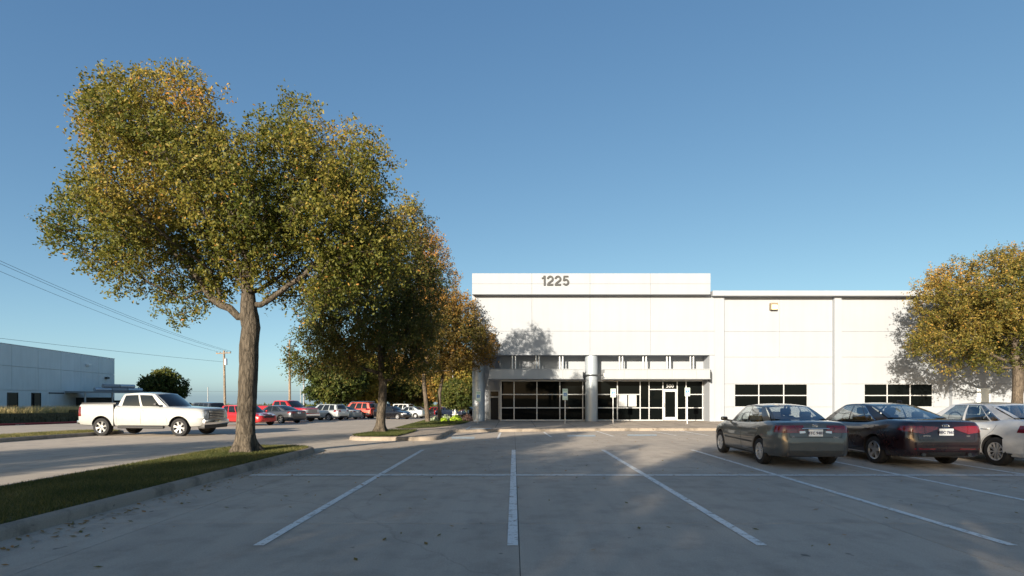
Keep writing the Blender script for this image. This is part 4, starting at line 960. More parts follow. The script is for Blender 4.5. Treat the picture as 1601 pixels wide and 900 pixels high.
def hatch(paint_, **k): return suv(paint_, L=4.3, W=1.80, H=1.46, ax=(1.36, -1.28), r=.325, deck=.97, hood=.90, rear=.22, **k)
p_silver = paint('silver white truck paint', (.36, .37, .365), .05, .35); p_red = paint('bright red car paint', (.42, .018, .02), .2, .3); p_dred = paint('deep red car paint', (.26, .010, .018), .35, .3)
p_dgrey = paint('dark grey car paint', (.06, .065, .075), .5, .35); p_sil = paint('silver car paint', (.42, .45, .46), .6, .35); p_black = paint('black car paint', (.008, .008, .010), .2, .25)
p_coral = paint('faded red SUV paint', (.46, .07, .045), .1, .4); p_cream = paint('cream two-tone paint', (.60, .50, .40), .1, .4); p_navy = paint('navy car paint', (.012, .02, .045), .4, .3); p_bluegrey = paint('blue grey car paint', (.16, .22, .28), .4, .35)

def put(kind, S, px, py, head, label, cat, hi=False, group=None, name=None):
    """px, py: photo pixel of the ground point below the vehicle's centre; head: degrees of heading, 0 = +x"""
    c = gp(px, py); return build_car(name or kind, (c.x, c.y, g(c.y)), R(head), S, label, cat, group, hi)
F150 = pickup(p_silver); F150['extra'] = F150['extra']+[badge('Ford', .945, 0, .10, 1, 'paper', (.13, .055))]
put('pickup_truck', F150, 243, 679.5, -5.5, 'silver white crew cab pickup with black bed cover crossing the drive', 'pickup truck', True)
BG = 'cars parked in the far lot'
put('hatchback', hatch(p_red, wheel='ten'), 386, 664.5, -24, 'bright red hatchback behind the trunk of the big elm', 'car', True, BG)
put('sedan', sedan(paint=p_dgrey, L=4.8, W=1.83, H=1.46, ax=(1.45, -1.33), r=.33, ws=1.25, rw=-1.8, roof=(.4, -.8), wheel='five', glass=[M['carglass_dark']]*3, chrome=True,
    patches=[('tail_light', [(134, .82), (138, .96)], [(164, .82), (162, .96)], M['red_lens'], 'cyl', dict(cx=-1.1, nu=7, nv=5, off=.012))], extra=[plate(-2.4, .84, None)]), 433, 661.0, 157, 'dark grey sedan with red tail lights beside the red hatchback', 'car', True, BG)
put('pickup_truck', pickup(p_red, mirrorm=M['trim']), 450, 658.5, -24, 'bright red pickup truck with chrome bumper behind the dark grey sedan', 'pickup truck', True, BG)
put('sedan', sedan(paint=p_navy, glass=[M['carglass_dark']]*3, patches=[('head_light', [(34, .60), (32, .72)], [(14, .58), (16, .70)], M['white_lens'], 'cyl', dict(cx=1.0, nu=7, nv=5, off=.012))]), 494, 656.0, -24, 'dark navy sedan squeezed between the red pickup and the silver wagon', 'car', False, BG)
put('station_wagon', suv(p_sil, L=4.8, H=1.66), 508, 656.6, 157, 'silver grey wagon with red tail lights right of the red pickup', 'car', True, BG)
put('sedan', sedan(paint=p_sil, glass=[M['carglass_dark']]*3, patches=[('tail_light', [(134, .80), (138, .95)], [(164, .80), (162, .95)], M['red_lens'], 'cyl', dict(cx=-1.0, nu=7, nv=5, off=.012))], extra=[plate(-2.2, .82, None)]), 534, 655.2, 157, 'silver sedan showing its tail between the wagon and the red and cream SUV', 'car', False, BG)
big = suv(p_coral, L=5.2, W=2.0, H=1.93, ax=(1.55, -1.5), r=.39, deck=1.22, hood=1.16, rear=.10)
big['extra'] = big['extra']+[lambda root, cast: [MB().tube([(-2.1, s*.62, 1.98), (.2, s*.62, 1.98)], .02).build('roof_rail', M['chrome'], root, True) for s in (-1, 1)]]
big['patches'] = big['patches']+[('cream_panel', [(-1.0, .46), (-1.05, .68)], [(.95, .46), (.95, .68)], p_cream, 'side', dict(nu=3, nv=20, off=.008)), ('cream_panel', [(-2.5, .50), (-2.45, .72)], [(-2.02, .50), (-1.98, .72)], p_cream, 'side', dict(nu=3, nv=6, off=.008))]
put('red_suv', big, 557, 654.0, 160, 'red and cream two-tone SUV with roof rails', 'SUV', True, BG, 'suv')
put('suv', suv(p_black, L=4.9, H=1.80, deck=1.15, hood=1.08), 586, 654.0, 160, 'black SUV partly behind the trunk of the dark tree', 'SUV', False, BG)
put('sedan', sedan(paint=p_black, glass=[M['carglass_dark']]*3, patches=[('head_light', [(36, .60), (34, .73)], [(12, .58), (14, .71)], M['white_lens'], 'cyl', dict(cx=1.0, nu=7, nv=5, off=.012))]), 614, 655.0, -28, 'black sedan with clear headlights right of the dark tree trunk', 'car', False, BG)
put('suv', suv(p_white, L=4.9, H=1.85, deck=1.15, hood=1.08), 622, 651.5, 160, 'white SUV behind the black sedan near the dark tree', 'SUV', False, BG)
put('sedan', sedan(paint=p_sil, glass=[M['carglass_dark']]*3, extra=[plate(-2.2, .82, None)]), 640, 653.3, 162, 'silver sedan parked right of the white SUV', 'car', False, BG)
put('sedan', sedan(paint=p_dgrey, glass=[M['carglass_dark']]*3), 652, 652.0, 162, 'charcoal sedan at the end of the row left of the slim trunk', 'car', False, BG)
for px, py, hd, S, lb in ((632, 648.0, 165, suv(p_bluegrey), 'small blue grey SUV in the back row of the far lot'), (646, 647.4, -15, sedan(paint=p_navy, glass=[M['carglass_dark']]*3), 'navy sedan in the back row of the far lot'),
        (657, 647.0, 165, sedan(paint=p_bluegrey, glass=[M['carglass_dark']]*3), 'blue grey sedan in the back row just left of the slim trunk'), (680, 650.0, 150, hatch(p_dred), 'deep red hatchback between the two slim tree trunks'),
        (706, 651.5, 150, suv(p_navy, L=4.8, H=1.7), 'dark navy SUV behind the fire hydrant'), (727, 651.0, 155, sedan(paint=p_black, glass=[M['carglass_dark']]*3), 'black sedan just left of the grey corner column'),
        (318, 660.0, 150, suv(p_dgrey, L=4.7, H=1.75), 'dark grey SUV with red tail light beyond the hood of the white pickup'), (197, 657.0, 20, sedan(paint=p_sil, glass=[M['carglass_dark']]*3, H=1.5), 'silver sedan seen over the bed of the white pickup')):
    kind = 'suv' if 'SUV' in lb else ('hatchback' if 'hatch' in lb else 'sedan'); put(kind, S, px, py, hd, lb, 'SUV' if kind == 'suv' else 'car', False, BG)

# ------------------------------------------------------------------ trees
def colonize(att, nodes, par, D=.34, dk=.55, di=2.6, iters=220, trop=(0, 0, .10), jit=.12, seed=1):
    rg = np.random.default_rng(seed); N = [np.array(p, float) for p in nodes]; par = list(par); A = att.copy()
    best = np.full(len(A), 1e9); bi = np.zeros(len(A), int)
    def upd(i0):
        if i0 >= len(N): return
        Q = np.array(N[i0:]); d = np.linalg.norm(A[:, None, :]-Q[None], axis=2); j = d.argmin(1); dm = d[np.arange(len(A)), j]; m = dm < best
        best[m] = dm[m]; bi[m] = j[m]+i0
    upd(0); tried = {}
    for it in range(iters):
        if len(A) == 0: break
        lim = di if it > 12 else 99
        act = best < lim
        if not act.any(): 
            act = best < best.min()+.3
        i0 = len(N)
        for b in np.unique(bi[act]):
            v = A[act & (bi == b)]-N[b]; v = v/np.linalg.norm(v, axis=1)[:, None]; d = v.mean(0)+np.array(trop)+rg.normal(0, jit, 3)
            nd = np.linalg.norm(d)
            if nd < 1e-6 or tried.get(b, 0) > 5: continue
            tried[b] = tried.get(b, 0)+1; N.append(N[b]+d/nd*D); par.append(int(b))
        if len(N) == i0: break
        upd(i0); keep = best > dk; A = A[keep]; best = best[keep]; bi = bi[keep]
    return np.array(N), par
def tree_meshes(tag_, base, trunk_pts, r0, rtop, lobes, natt, leaf, lpt, ntw, seed, warm=.45, bark_m='bark', D=.34, sx=1.0, shell=.35, clump=.0, expo=2.4, dkf=.74):
    """trunk_pts, lobes: metres relative to the trunk base. lobes: (cx, cy, cz, rx, ry, rz)"""
    rg = np.random.default_rng(seed); pts = []
    if isinstance(lobes, np.ndarray): pts = [q for q in lobes]
    else: LB = np.array(lobes); vol = LB[:, 3]*LB[:, 4]*LB[:, 5]
    while len(pts) < natt:
        l_ = LB[rg.choice(len(LB), p=vol/vol.sum())]; d = rg.normal(0, 1, 3); d /= np.linalg.norm(d); q = l_[:3]+d*rg.uniform(shell, 1)**.45*l_[3:]
        if noise.noise(Vector(q*.75)+Vector((seed*3.1, 0, 0))) > clump-.18: pts.append(q)
    att = np.array(pts); T = [np.array(p, float) for p in trunk_pts]
    N, par = colonize(att, T, [-1]+list(range(len(T)-1)), D=D, seed=seed, dk=D*dkf, di=max(2.6, D*7))
    n = len(N); ch = [[] for _ in range(n)]
    for i, p in enumerate(par):
        if p >= 0: ch[p].append(i)
    rad = np.zeros(n)
    for i in range(n-1, -1, -1):
        rad[i] = max(.007*D/.34, sum(rad[c]**expo for c in ch[i])**(1/expo)) if ch[i] else .007*D/.34
    top = len(T)-1; k = rtop/max(rad[top], 1e-6); small = rad.copy()
    f = np.clip((rad-.02)/.1, 0, 1); rad = rad*(1+(k-1)*f)
    for i in range(len(T)): rad[i] = r0+(rtop-r0)*i/(len(T)-1)
    # wood
    V = []; Fc = []
    def chain(idx, start=None):
        P = [Vector(N[i]) for i in idx]; rr = [float(rad[i]) for i in idx]
        if start is not None: P = [Vector(N[start])]+P; rr = [min(float(rad[start]), rr[0]*1.15)]+rr
        ns = 22 if rr[0] > .2 else 9 if rr[0] > .06 else 5 if rr[0] > .02 else 3; u = None; o = len(V)
        if rr[0] > .2:                                   # trunk: resample finely and give it flutes, bumps and root flare
            PP, RR = [], []
            for a in range(len(P)-1):
                m = max(1, int((P[a+1]-P[a]).length/.09))
                for j in range(m): PP.append(P[a].lerp(P[a+1], j/m)); RR.append(rr[a]+(rr[a+1]-rr[a])*j/m)
            P, rr = PP+[P[-1]], RR+[rr[-1]]
        for i, p in enumerate(P):
            t = (P[min(i+1, len(P)-1)]-P[max(i-1, 0)]).normalized(); u = t.orthogonal().normalized() if u is None else (u-t*u.dot(t)).normalized(); w = t.cross(u)
            for q in range(ns):
                a = 2*math.pi*q/ns; R_ = rr[i]
                if ns == 22:
                    hz = p.z; R_ *= 1+.10*noise.noise(Vector((math.cos(a)*2, math.sin(a)*2, hz*.9+seed)))+.05*noise.noise(Vector((math.cos(a)*6, math.sin(a)*6, hz*5+seed)))
                    R_ *= 1+max(0, (.55-hz)/.55)**2*(.55+.5*math.sin(5*a+seed)); 
                V.append(p+R_*(u*math.cos(a)+w*math.sin(a)))
        for i in range(len(P)-1):
            for q in range(ns): Fc.append((o+i*ns+q, o+i*ns+(q+1) % ns, o+(i+1)*ns+(q+1) % ns, o+(i+1)*ns+q))
    stack = [(0, None)]
    while stack:
        i, st = stack.pop(); idx = [i]
        while ch[i]:
            c = max(ch[i], key=lambda q: rad[q])
            for q in ch[i]:
                if q != c: stack.append((q, i))
            idx.append(c); i = c
        if len(idx) > 1 or st is not None: chain(idx, st)
    # twigs and leaves
    tipn = [i for i in range(len(T), n) if small[i] < .045*D/.34 and N[i][2] > 1.2]
    C = att.mean(0); LV = []; TN = []; up = np.array([0, 0, 1.])
    zlo, zhi = N[tipn][:, 2].min(), N[tipn][:, 2].max()
    base_i = np.repeat(np.array(tipn), ntw); nt = len(base_i); o = N[base_i]; out = o-C; out /= np.linalg.norm(out, axis=1)[:, None]+1e-9
    d = rg.normal(0, 1, (nt, 3))+out*.75+np.array([0, 0, -.12]); d /= np.linalg.norm(d, axis=1)[:, None]; ln = rg.uniform(.35, .85, nt)*D*1.9
    for i in range(nt):
        if rg.random() < .5:
            a = Vector(o[i]); b = a+Vector(d[i]*ln[i]); s_ = len(V); r_ = .004*D/.34; w = Vector(d[i]).orthogonal().normalized()*r_; w2 = Vector(d[i]).cross(w).normalized()*r_
            V.extend([a+w, a-w*.5+w2, a-w*.5-w2, b]); Fc.extend([(s_, s_+1, s_+3), (s_+1, s_+2, s_+3), (s_+2, s_, s_+3)])
    t = rg.uniform(.15, 1.1, (nt, lpt)); P = (o[:, None]+d[:, None]*(ln[:, None]*t)[..., None]).reshape(-1, 3)+rg.normal(0, .05*D/.34, (nt*lpt, 3)); m = len(P)
    P[:, 2] -= rg.uniform(0, .06, m)
    nrm = rg.normal(0, 1, (m, 3))+.55*up+.35*np.repeat(out, lpt, 0); nrm /= np.linalg.norm(nrm, axis=1)[:, None]
    ax = np.cross(nrm, rg.normal(0, 1, (m, 3))); ax /= np.linalg.norm(ax, axis=1)[:, None]; bx = np.cross(nrm, ax)
    s_ = leaf*rg.uniform(.65, 1.25, m)[:, None]; Q = np.stack([P-ax*s_*.5, P+bx*s_*.27+nrm*s_*.06, P+ax*s_*.5, P-bx*s_*.27+nrm*s_*.06], 1)
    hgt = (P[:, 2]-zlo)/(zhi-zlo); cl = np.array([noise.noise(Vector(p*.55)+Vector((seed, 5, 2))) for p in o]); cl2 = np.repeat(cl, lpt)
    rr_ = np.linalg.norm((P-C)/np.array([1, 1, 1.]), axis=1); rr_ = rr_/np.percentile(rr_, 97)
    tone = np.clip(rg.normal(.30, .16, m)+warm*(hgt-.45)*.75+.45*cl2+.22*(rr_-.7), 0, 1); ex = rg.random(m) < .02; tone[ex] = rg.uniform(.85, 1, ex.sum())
    wm = bpy.data.meshes.new(tag_+'_wood'); wm.from_pydata([tuple(v) for v in V], [], Fc); wm.materials.append(M[bark_m]); wm.polygons.foreach_set('use_smooth', [True]*len(wm.polygons)); wm.update()
    lm = bpy.data.meshes.new(tag_+'_leaves'); lm.vertices.add(4*m); lm.vertices.foreach_set('co', Q.reshape(-1)); lm.loops.add(4*m); lm.loops.foreach_set('vertex_index', np.arange(4*m, dtype=np.int32))
    lm.polygons.add(m); lm.polygons.foreach_set('loop_start', np.arange(0, 4*m, 4, dtype=np.int32)); lm.update(calc_edges=True)
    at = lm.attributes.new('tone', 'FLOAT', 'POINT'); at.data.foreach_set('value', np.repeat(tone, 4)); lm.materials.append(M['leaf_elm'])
    return wm, lm
def crown_points(poly, bx, by, s, n, depth, seed, clump, edge=2.2, inset_m=.30, off=0.0):
    # attraction points fill a rounded volume whose outline is the traced crown; its depth swells away from the edge
    rg = np.random.default_rng(seed); P = np.array([((a-bx)/s, (by-b)/s) for a, b in poly]); lo, hi = P.min(0), P.max(0); out = []; A = P; Bq = np.roll(P, -1, 0); AB = Bq-A
    while len(out) < n:
        q = rg.uniform(lo, hi, (4000, 2)); q = q[in_poly(q[:, 0], q[:, 1], P)]
        t = np.clip(((q[:, None]-A[None])*AB[None]).sum(2)/(AB**2).sum(1)[None], 0, 1); d = np.linalg.norm(q[:, None]-(A[None]+t[..., None]*AB[None]), axis=2).min(1)-inset_m
        k = d > 0; q, d = q[k], d[k]; hd = depth*np.minimum(1, d/edge)**.8; y = rg.uniform(-1, 1, len(q))*depth; k = np.abs(y) < hd; q, y, hd = q[k], y[k], hd[k]
        rad = np.maximum(np.abs(y)/np.maximum(hd, .01), 0); k = rg.random(len(q)) < .35+.65*np.maximum(rad, 1-np.minimum(1, (hd/depth))); q, y = q[k], y[k]
        for a, b, c in zip(q[:, 0], y, q[:, 1]):
            if noise.noise(Vector((a*.75+seed*3.1, b*.75, c*.75))) > clump-.18: out.append((a, b+off, c))
    return np.array(out[:n])
def plant_tree(meshes, loc, rz, label, leafm, name='tree', group=None, scale=1.0):
    r = tag(empty(name, loc, rz), label, 'tree', group); r.scale = (scale,)*3
    w = link(bpy.data.objects.new('trunk', meshes[0]), r); l_ = link(bpy.data.objects.new('crown', meshes[1]), r)
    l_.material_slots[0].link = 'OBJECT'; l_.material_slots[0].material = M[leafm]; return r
def px_lobes(bx, by, s, rows, sh=.38): return [((a-bx)/s, dy, (by-b)/s, max(.4, ra/s-sh), max(.5, rd-sh+.3), max(.4, rb/s-sh+.04)) for a, b, ra, rb, dy, rd in rows]
# the big elm
Z1 = 14.35; s1 = F/Z1; b1 = (385, 706)
lob1 = crown_points([(60,345),(75,310),(122,270),(116,230),(125,170),(160,125),(200,92),(235,85),(270,95),(310,100),(345,130),(380,160),(415,148),(470,140),(520,165),(560,180),(605,210),(640,255),(652,310),(660,370),(655,435),(610,482),(540,492),(480,505),(440,512),(405,485),(375,462),(345,480),(310,520),(270,508),(240,503),(205,490),(170,455),(130,428),(85,402),(62,375)], *b1, s1, 7600, 3.7, 4, .06, 3.8, .22)
tr1 = [((a-385)/s1, c, (706-b)/s1) for a, b, c in ((385, 706, 0), (384, 690, 0), (384, 660, .02), (386, 620, .03), (388, 570, .05), (388, 540, .05), (391, 512, .05))]
elm = tree_meshes('elm', None, tr1, .245, .225, lob1, 7600, .088, 12, 4, 4, .42, 'bark', .31, clump=.02)
plant_tree(elm, gp(385, 706, .14), 0, 'large olive green elm with thick ridged trunk on the kerbed grass island', 'leaf_elm')
# the dark tree on the walkway island
Z2 = 23.8; s2 = F/Z2
lob2 = crown_points([(620,320),(655,305),(680,330),(690,380),(705,450),(705,520),(690,580),(650,600),(600,602),(540,592),(480,602),(450,588),(445,550),(470,500),(480,450),(500,400),(560,370),(590,335)], 598, 676, s2, 4300, 3.4, 9, .0, 2.4, .16)
tr2 = [((a-598)/s2, 0, (676-b)/s2) for a, b in ((598, 676), (598, 665), (599, 645), (601, 620), (602, 596))]
oak = tree_meshes('oak', None, tr2, .21, .17, lob2, 4300, .105, 12, 4, 9, .35, 'bark', .36, clump=-.02)
plant_tree(oak, (gp(598, 676, .13).x, 23.8, zw(23.8)), 0, 'dense dark brown green tree on the walkway island lawn', 'leaf_dark')
# the slim trees by the corner column
Z3 = 35.5; s3 = F/Z3
lob3 = crown_points([(640,400),(665,365),(690,355),(708,390),(726,440),(750,482),(784,535),(780,560),(740,575),(700,600),(650,605),(610,590),(600,540),(610,480)], 668, 660, s3, 2600, 2.2, 15, .0, 2.2, .24)
tr3 = [((a-668)/s3, 0, (660-b)/s3) for a, b in ((669, 660), (668, 650), (666, 630), (663, 600))]
slim = tree_meshes('slim', None, tr3, .17, .13, lob3, 2600, .125, 11, 4, 15, .6, 'bark2', .40, clump=-.02)
plant_tree(slim, ((668-VX)/F*Z3, Z3, ZW+.02), 0, 'rust orange tree with slim leaning trunk left of the corner column', 'leaf_rust')
Z4 = 36.9; s4 = F/Z4
lob4 = crown_points([(690,450),(725,465),(758,500),(786,548),(770,575),(720,592),(680,592),(660,540)], 688, 659, s4, 1500, 1.3, 22, .0, 1.6, .22, -.5)
tr4 = [((a-688)/s4, 0, (659-b)/s4) for a, b in ((688, 659), (687, 645), (687, 615), (692, 590))]
slim2 = tree_meshes('slim2', None, tr4, .15, .12, lob4, 1500, .125, 11, 4, 22, .5, 'bark2', .40, clump=-.02)
plant_tree(slim2, ((688-VX)/F*Z4, Z4, ZW+.02), 0, 'brown green tree with straight slim trunk closest to the corner column', 'leaf_rust')
# the tree in front of the warehouse wall
Z5 = 32.0; s5 = F/Z5
lob5 = crown_points([(1412,450),(1440,420),(1480,390),(1520,375),(1560,378),(1600,360),(1650,350),(1720,380),(1770,440),(1780,520),(1740,580),(1650,590),(1600,592),(1550,584),(1500,592),(1440,582),(1420,560),(1406,530),(1430,500)], 1590, 662, s5, 4400, 3.8, 31, .04, 3.2, .45)
tr5 = [((a-1590)/s5, 0, (662-b)/s5) for a, b in ((1590, 662), (1590, 640), (1591, 610), (1592, 585))]
wtree = tree_meshes('wallside', None, tr5, .30, .25, lob5, 4400, .125, 11, 4, 31, .5, 'bark2', .40, clump=-.04)
plant_tree(wtree, ((1590-VX)/F*Z5, Z5, ZW), 0, 'broad olive and orange tree casting shade on the white warehouse wall', 'leaf_amber')
# trees of the same rows that stand outside the frame
for meshes, x, y, rz, lf, lb in ((elm, -18, -15.5, 75, 'leaf_elm', 'olive elm behind the drive entrance, beside the lawn strip'),
        (elm, -10, -15, 140, 'leaf_elm', 'olive elm behind the drive, near the kerbed island'), (elm, -2, -13.5, 310, 'leaf_elm', 'olive elm behind the stalls, beside the kerbed island'), (oak, 6, -15, 20, 'leaf_dark', 'dark tree behind the stalls, beyond the lot'),
        (elm, -14, -10.5, 250, 'leaf_elm', 'olive elm on the open ground between the lawn strip and the kerbed island'), (oak, -23, -8.5, 45, 'leaf_dark', 'dark tree beside the road, behind the lawn strip')):
    plant_tree(meshes, (x, y, .1), R(rz), lb, lf, group='trees around the stalls')
# background trees
bgt = tree_meshes('round', None, [(0, 0, 0), (0, 0, .6), (.05, 0, 1.5)], .2, .16, [(0, 0, 4.0, 2.9, 2.9, 2.1), (-.6, 0, 2.9, 2.6, 2.4, 1.3), (.3, 0, 5.2, 1.8, 1.8, 1.2)], 1500, .27, 9, 4, 41, .3, 'bark2', .45, clump=-.1)
def bg_tree(px, Z, h, leafm, label, rz=0, group='trees beyond the far lot'): plant_tree(bgt, ((px-VX)/F*Z, Z, g(Z)), R(rz), label, leafm, group=group, scale=h/6.4)
bg_tree(257, 88, 7.4, 'leaf_green', 'round green tree standing alone beyond the white pickup', 30, None)
for px, Z, h, lf, lb, rz in ((528, 72, 7.8, 'leaf_green', 'mid green tree behind the silver wagon', 10), (566, 78, 9.0, 'leaf_elm', 'olive tree behind the red and cream SUV', 80), (612, 84, 9.5, 'leaf_dark', 'dark brownish tree beyond the white SUV', 150),
        (645, 90, 9.0, 'leaf_rust', 'russet tree beyond the back row of cars', 220), (664, 140, 7.0, 'leaf_green', 'small dark green tree far beyond the slim trunks', 40), (706, 78, 8.2, 'leaf_rust', 'rust coloured tree behind the navy SUV', 290), (728, 74, 9.0, 'leaf_gold', 'golden yellow tree beside the grey corner column', 120),
        (712, 66, 4.6, 'leaf_green', 'low green bushy tree behind the fire hydrant', 200), (590, 100, 9.5, 'leaf_gold', 'yellowish tree far behind the black SUV', 60)):
    bg_tree(px, Z, h, lf, lb, rz)
# far wood along the horizon
n = 16000; yw = rng.uniform(420, 520, n); xw = rng.uniform(-560, 60, n); hh = np.array([3.0+3.2*noise.noise(Vector((x*.03, 0, 3)))+2*noise.noise(Vector((x*.11, 1, 3))) for x in xw]).clip(1.5)
P = np.c_[xw, yw, rng.uniform(0, 1, n)*hh+np.array([g(b) for b in yw])]; d3 = rng.normal(0, 1.3, (n, 3, 3)); Vw = P[:, None]+d3
me = bpy.data.meshes.new('distant_wood'); me.from_pydata(Vw.reshape(-1, 3).tolist(), [], np.arange(3*n).reshape(-1, 3).tolist()); at = me.attributes.new('tone', 'FLOAT', 'POINT'); at.data.foreach_set('value', np.repeat(rng.uniform(.1, .8, n), 3)); me.materials.append(M['leaf_green'])
tag(link(bpy.data.objects.new('distant_wood', me)), 'low dark line of far-off trees along the horizon', 'trees', kind='stuff')

# ------------------------------------------------------------------ grey building on the left, poles and wires, small planting
GB = tag(empty('warehouse', (-59.1, 80, 0), math.atan2(-.974, .228)), 'low grey panel warehouse beyond the berm', 'building'); Hg = 7.2; Z0g = -.3
boxo('wall', M['wall_grey'], GB, 0, 60, -40, -.12, Z0g, Hg-.05)
xs = [0, 4.5, 9, 13.5, 18, 22.5, 27, 31.5, 36, 40.5, 45, 60]; zs = [Z0g, 2.3, 4.9, Hg]
for i in range(len(xs)-1):
    for j in range(3): boxo('panel', M['wall_grey'], GB, xs[i]+.02, xs[i+1]-.02, -.115, .03, zs[j]+.02, zs[j+1]-.02)
boxo('parapet_cap', M['wall_grey'], GB, -.05, 60, -.3, .06, Hg, Hg+.06)
for x, w in ((18.4, 1.6), (22.4, 1.6), (28, 1.8), (34, 1.8)):
    o = boxo('window', M['glass'], GB, x-w/2, x+w/2, .031, .05, .3, 2.0); MB().box(x-w/2-.06, x-w/2, .031, .09, .24, 2.06).box(x+w/2, x+w/2+.06, .031, .09, .24, 2.06).box(x-w/2, x+w/2, .031, .09, 2.0, 2.06).build('frame', M['dsteel'], o)
boxo('roller_door', M['wall_grey'], GB, 13.2, 15.8, .031, .07, Z0g, 1.95); boxo('door_lintel', M['dsteel'], GB, 13.0, 16.0, .031, .12, 1.98, 2.12)
for x, z, m_ in ((7.5, 5.9, 'white_paint'), (2.6, 4.3, 'dsteel')): boxo('wall_light', M[m_], GB, x-.35, x+.35, .031, .4, z-.14, z+.14, b=.06)
cn = tag(empty('metal_canopy', (-54.5, 74, 0), math.atan2(.85, .25)), 'flat metal canopy on posts at the end of the grey warehouse', 'canopy')
boxo('roof', M['canopy'], cn, -6.5, 4, -3.5, 1.2, 2.1, 2.28)
for x in (-6.2, -2.8, .4, 3.8): boxo('post', M['steel'], cn, x-.07, x+.07, -3.2, -3.06, -.6, 2.1)
boxo('stored_crates', M['dsteel'], cn, -4.5, -.6, -.5, .9, -.4, 1.5); boxo('stored_crates', M['trim'], cn, .2, 2.6, -1.2, .6, -.6, 1.1)
for k, (x, y, z, lb) in enumerate(((-2.5, -1, 2.55, 'shiny roll on the canopy roof closest to the grey wall'), (-.3, -1, 2.55, 'matt pale roll in the middle of the canopy roof'), (1.9, -1, 2.55, 'shiny roll on the canopy roof closest to the pale tank'), (-1.4, -1, 3.04, 'matt pale roll lying on top of two lower rolls by the grey wall'), (.8, -1, 3.04, 'shiny roll lying on top of two lower rolls by the pale tank'))):
    o = MB().tube([(-1.05, 0, 0), (1.05, 0, 0)], .26, 14).build('wrapped_roll', M['canopy' if k % 2 else 'steel'], None, True); o.location = cn.matrix_basis @ Vector((x, y, z)); o.rotation_euler = (0, 0, cn.rotation_euler.z)
    tag(o, lb, 'roll', 'wrapped rolls on the canopy roof')
o = MB().lathe([(.44, 0), (.44, .95), (.38, 1.08), (.1, 1.13)], 24).lathe([(.5, -.08), (.5, 0)], 24).build('water_tank', M['canopy'], None, True); o.location = ((224-VX)/F*66, 66, 1.05); tag(o, 'small pale cylindrical tank on a stand right of the metal canopy', 'tank')
sb = MB()
for a in range(4): sb.box(.36*math.cos(a*1.571+.785)-.04, .36*math.cos(a*1.571+.785)+.04, .36*math.sin(a*1.571+.785)-.04, .36*math.sin(a*1.571+.785)+.04, g(66)-o.location.z, -.08)
sb.build('stand', M['dsteel'], o)
def upole(x, y, ztop, rz, label, arms=True, r=.15, lean=0.0, group=None):
    p = tag(empty('utility_pole', (x, y, g(y)), rz), label, 'utility pole', group); h = ztop-g(y); p.rotation_euler = (0, lean, rz)
    MB().tube([(0, 0, -.2), (0, 0, h*.5), (0, 0, h)], [r*1.15, r, r*.8], 12).build('post', M['pole'], p, True)
    if arms:
        o = MB().box(-1.25, 1.25, -.16, -.05, h-.42, h-.28).build('crossarm', M['pole'], p)
        for q in (-1.15, -.55, .55, 1.15): MB().lathe([(.05, h-.28), (.06, h-.2), (.035, h-.1)], 8, c=(q, -.1, 0)).build('insulator', M['dsteel'], o, True)
        MB().lathe([(.2, h-2.0), (.2, h-1.2), (.12, h-1.1)], 12, c=(.38, -.1, 0)).build('transformer', M['steel'], p, True)
    return p
XP, YP, ZP = -36.6, 37.5, 1.6+(620-404)/F*37.5
X2, Y2, Z2p = (352-VX)/F*76, 76, 1.6+72/F*76
upole(XP, YP, ZP, R(-25), 'utility pole on the berm beside the retaining wall', lean=0)
upole(X2, Y2, Z2p, R(-15), 'leaning wooden utility pole with crossarm beyond the white pickup', lean=R(-1.2))
upole((453-VX)/F*70, 70, 9.0, 0, 'plain wooden pole behind the red pickup truck', False, .14)
for px, Z, py, lb in ((475, 74, 575, 'slim pale pole right of the red pickup truck'), (470, 120, 607, 'thin short far pole just left of the slim pale pole'), (325, 110, 605, 'short dark far post left of the leaning utility pole')):
    p = tag(empty('post', ((px-VX)/F*Z, Z, g(Z))), lb, 'pole'); MB().tube([(0, 0, -.2), (0, 0, 1.6+(VY-py)/F*Z-g(Z))], .10, 8).build('shaft', M['steel'], p, True)
p = tag(empty('light_pole', ((708-VX)/F*70, 70, g(70))), 'slim pale lamp post in front of the golden trees', 'pole'); MB().tube([(0, 0, 0), (0, 0, 6.5)], .06, 8).build('shaft', M['steel'], p, True)
def wire(a, b, sag, label, r=.013):
    a, b = Vector(a), Vector(b); pts = [a.lerp(b, t)+Vector((0, 0, -sag*4*t*(1-t))) for t in np.linspace(0, 1, 18)]
    tag(MB().tube(pts, r, 5, False).build('power_line', M['trim'], None, True), label, 'wire', 'overhead wires')
ca, sa = math.cos(R(-25)), math.sin(R(-25)); cb_, sb_ = math.cos(R(-15)), math.sin(R(-15))
for q, lb in ((-1.15, 'thin wire between the outer road-far ends of the two crossarms'), (.55, 'middle thin wire strung between the two pole crossarms'), (1.15, 'thin wire between the road-side ends of the two crossarms')):
    wire((XP+ca*q, YP+sa*q, ZP-.1), (X2+cb_*q, Y2+sb_*q, Z2p-.15), .5, lb)
wire((-60, 20, 9.0), (X2, Y2, Z2p-1.6), .4, 'lower overhead wire reaching the leaning utility pole', .016)
wire(((130-VX)/F*118, 118, 1.6+10/F*118), ((690-VX)/F*118, 118, 1.6+10/F*118), .25, 'far level wire strung just above the parked cars', .018)
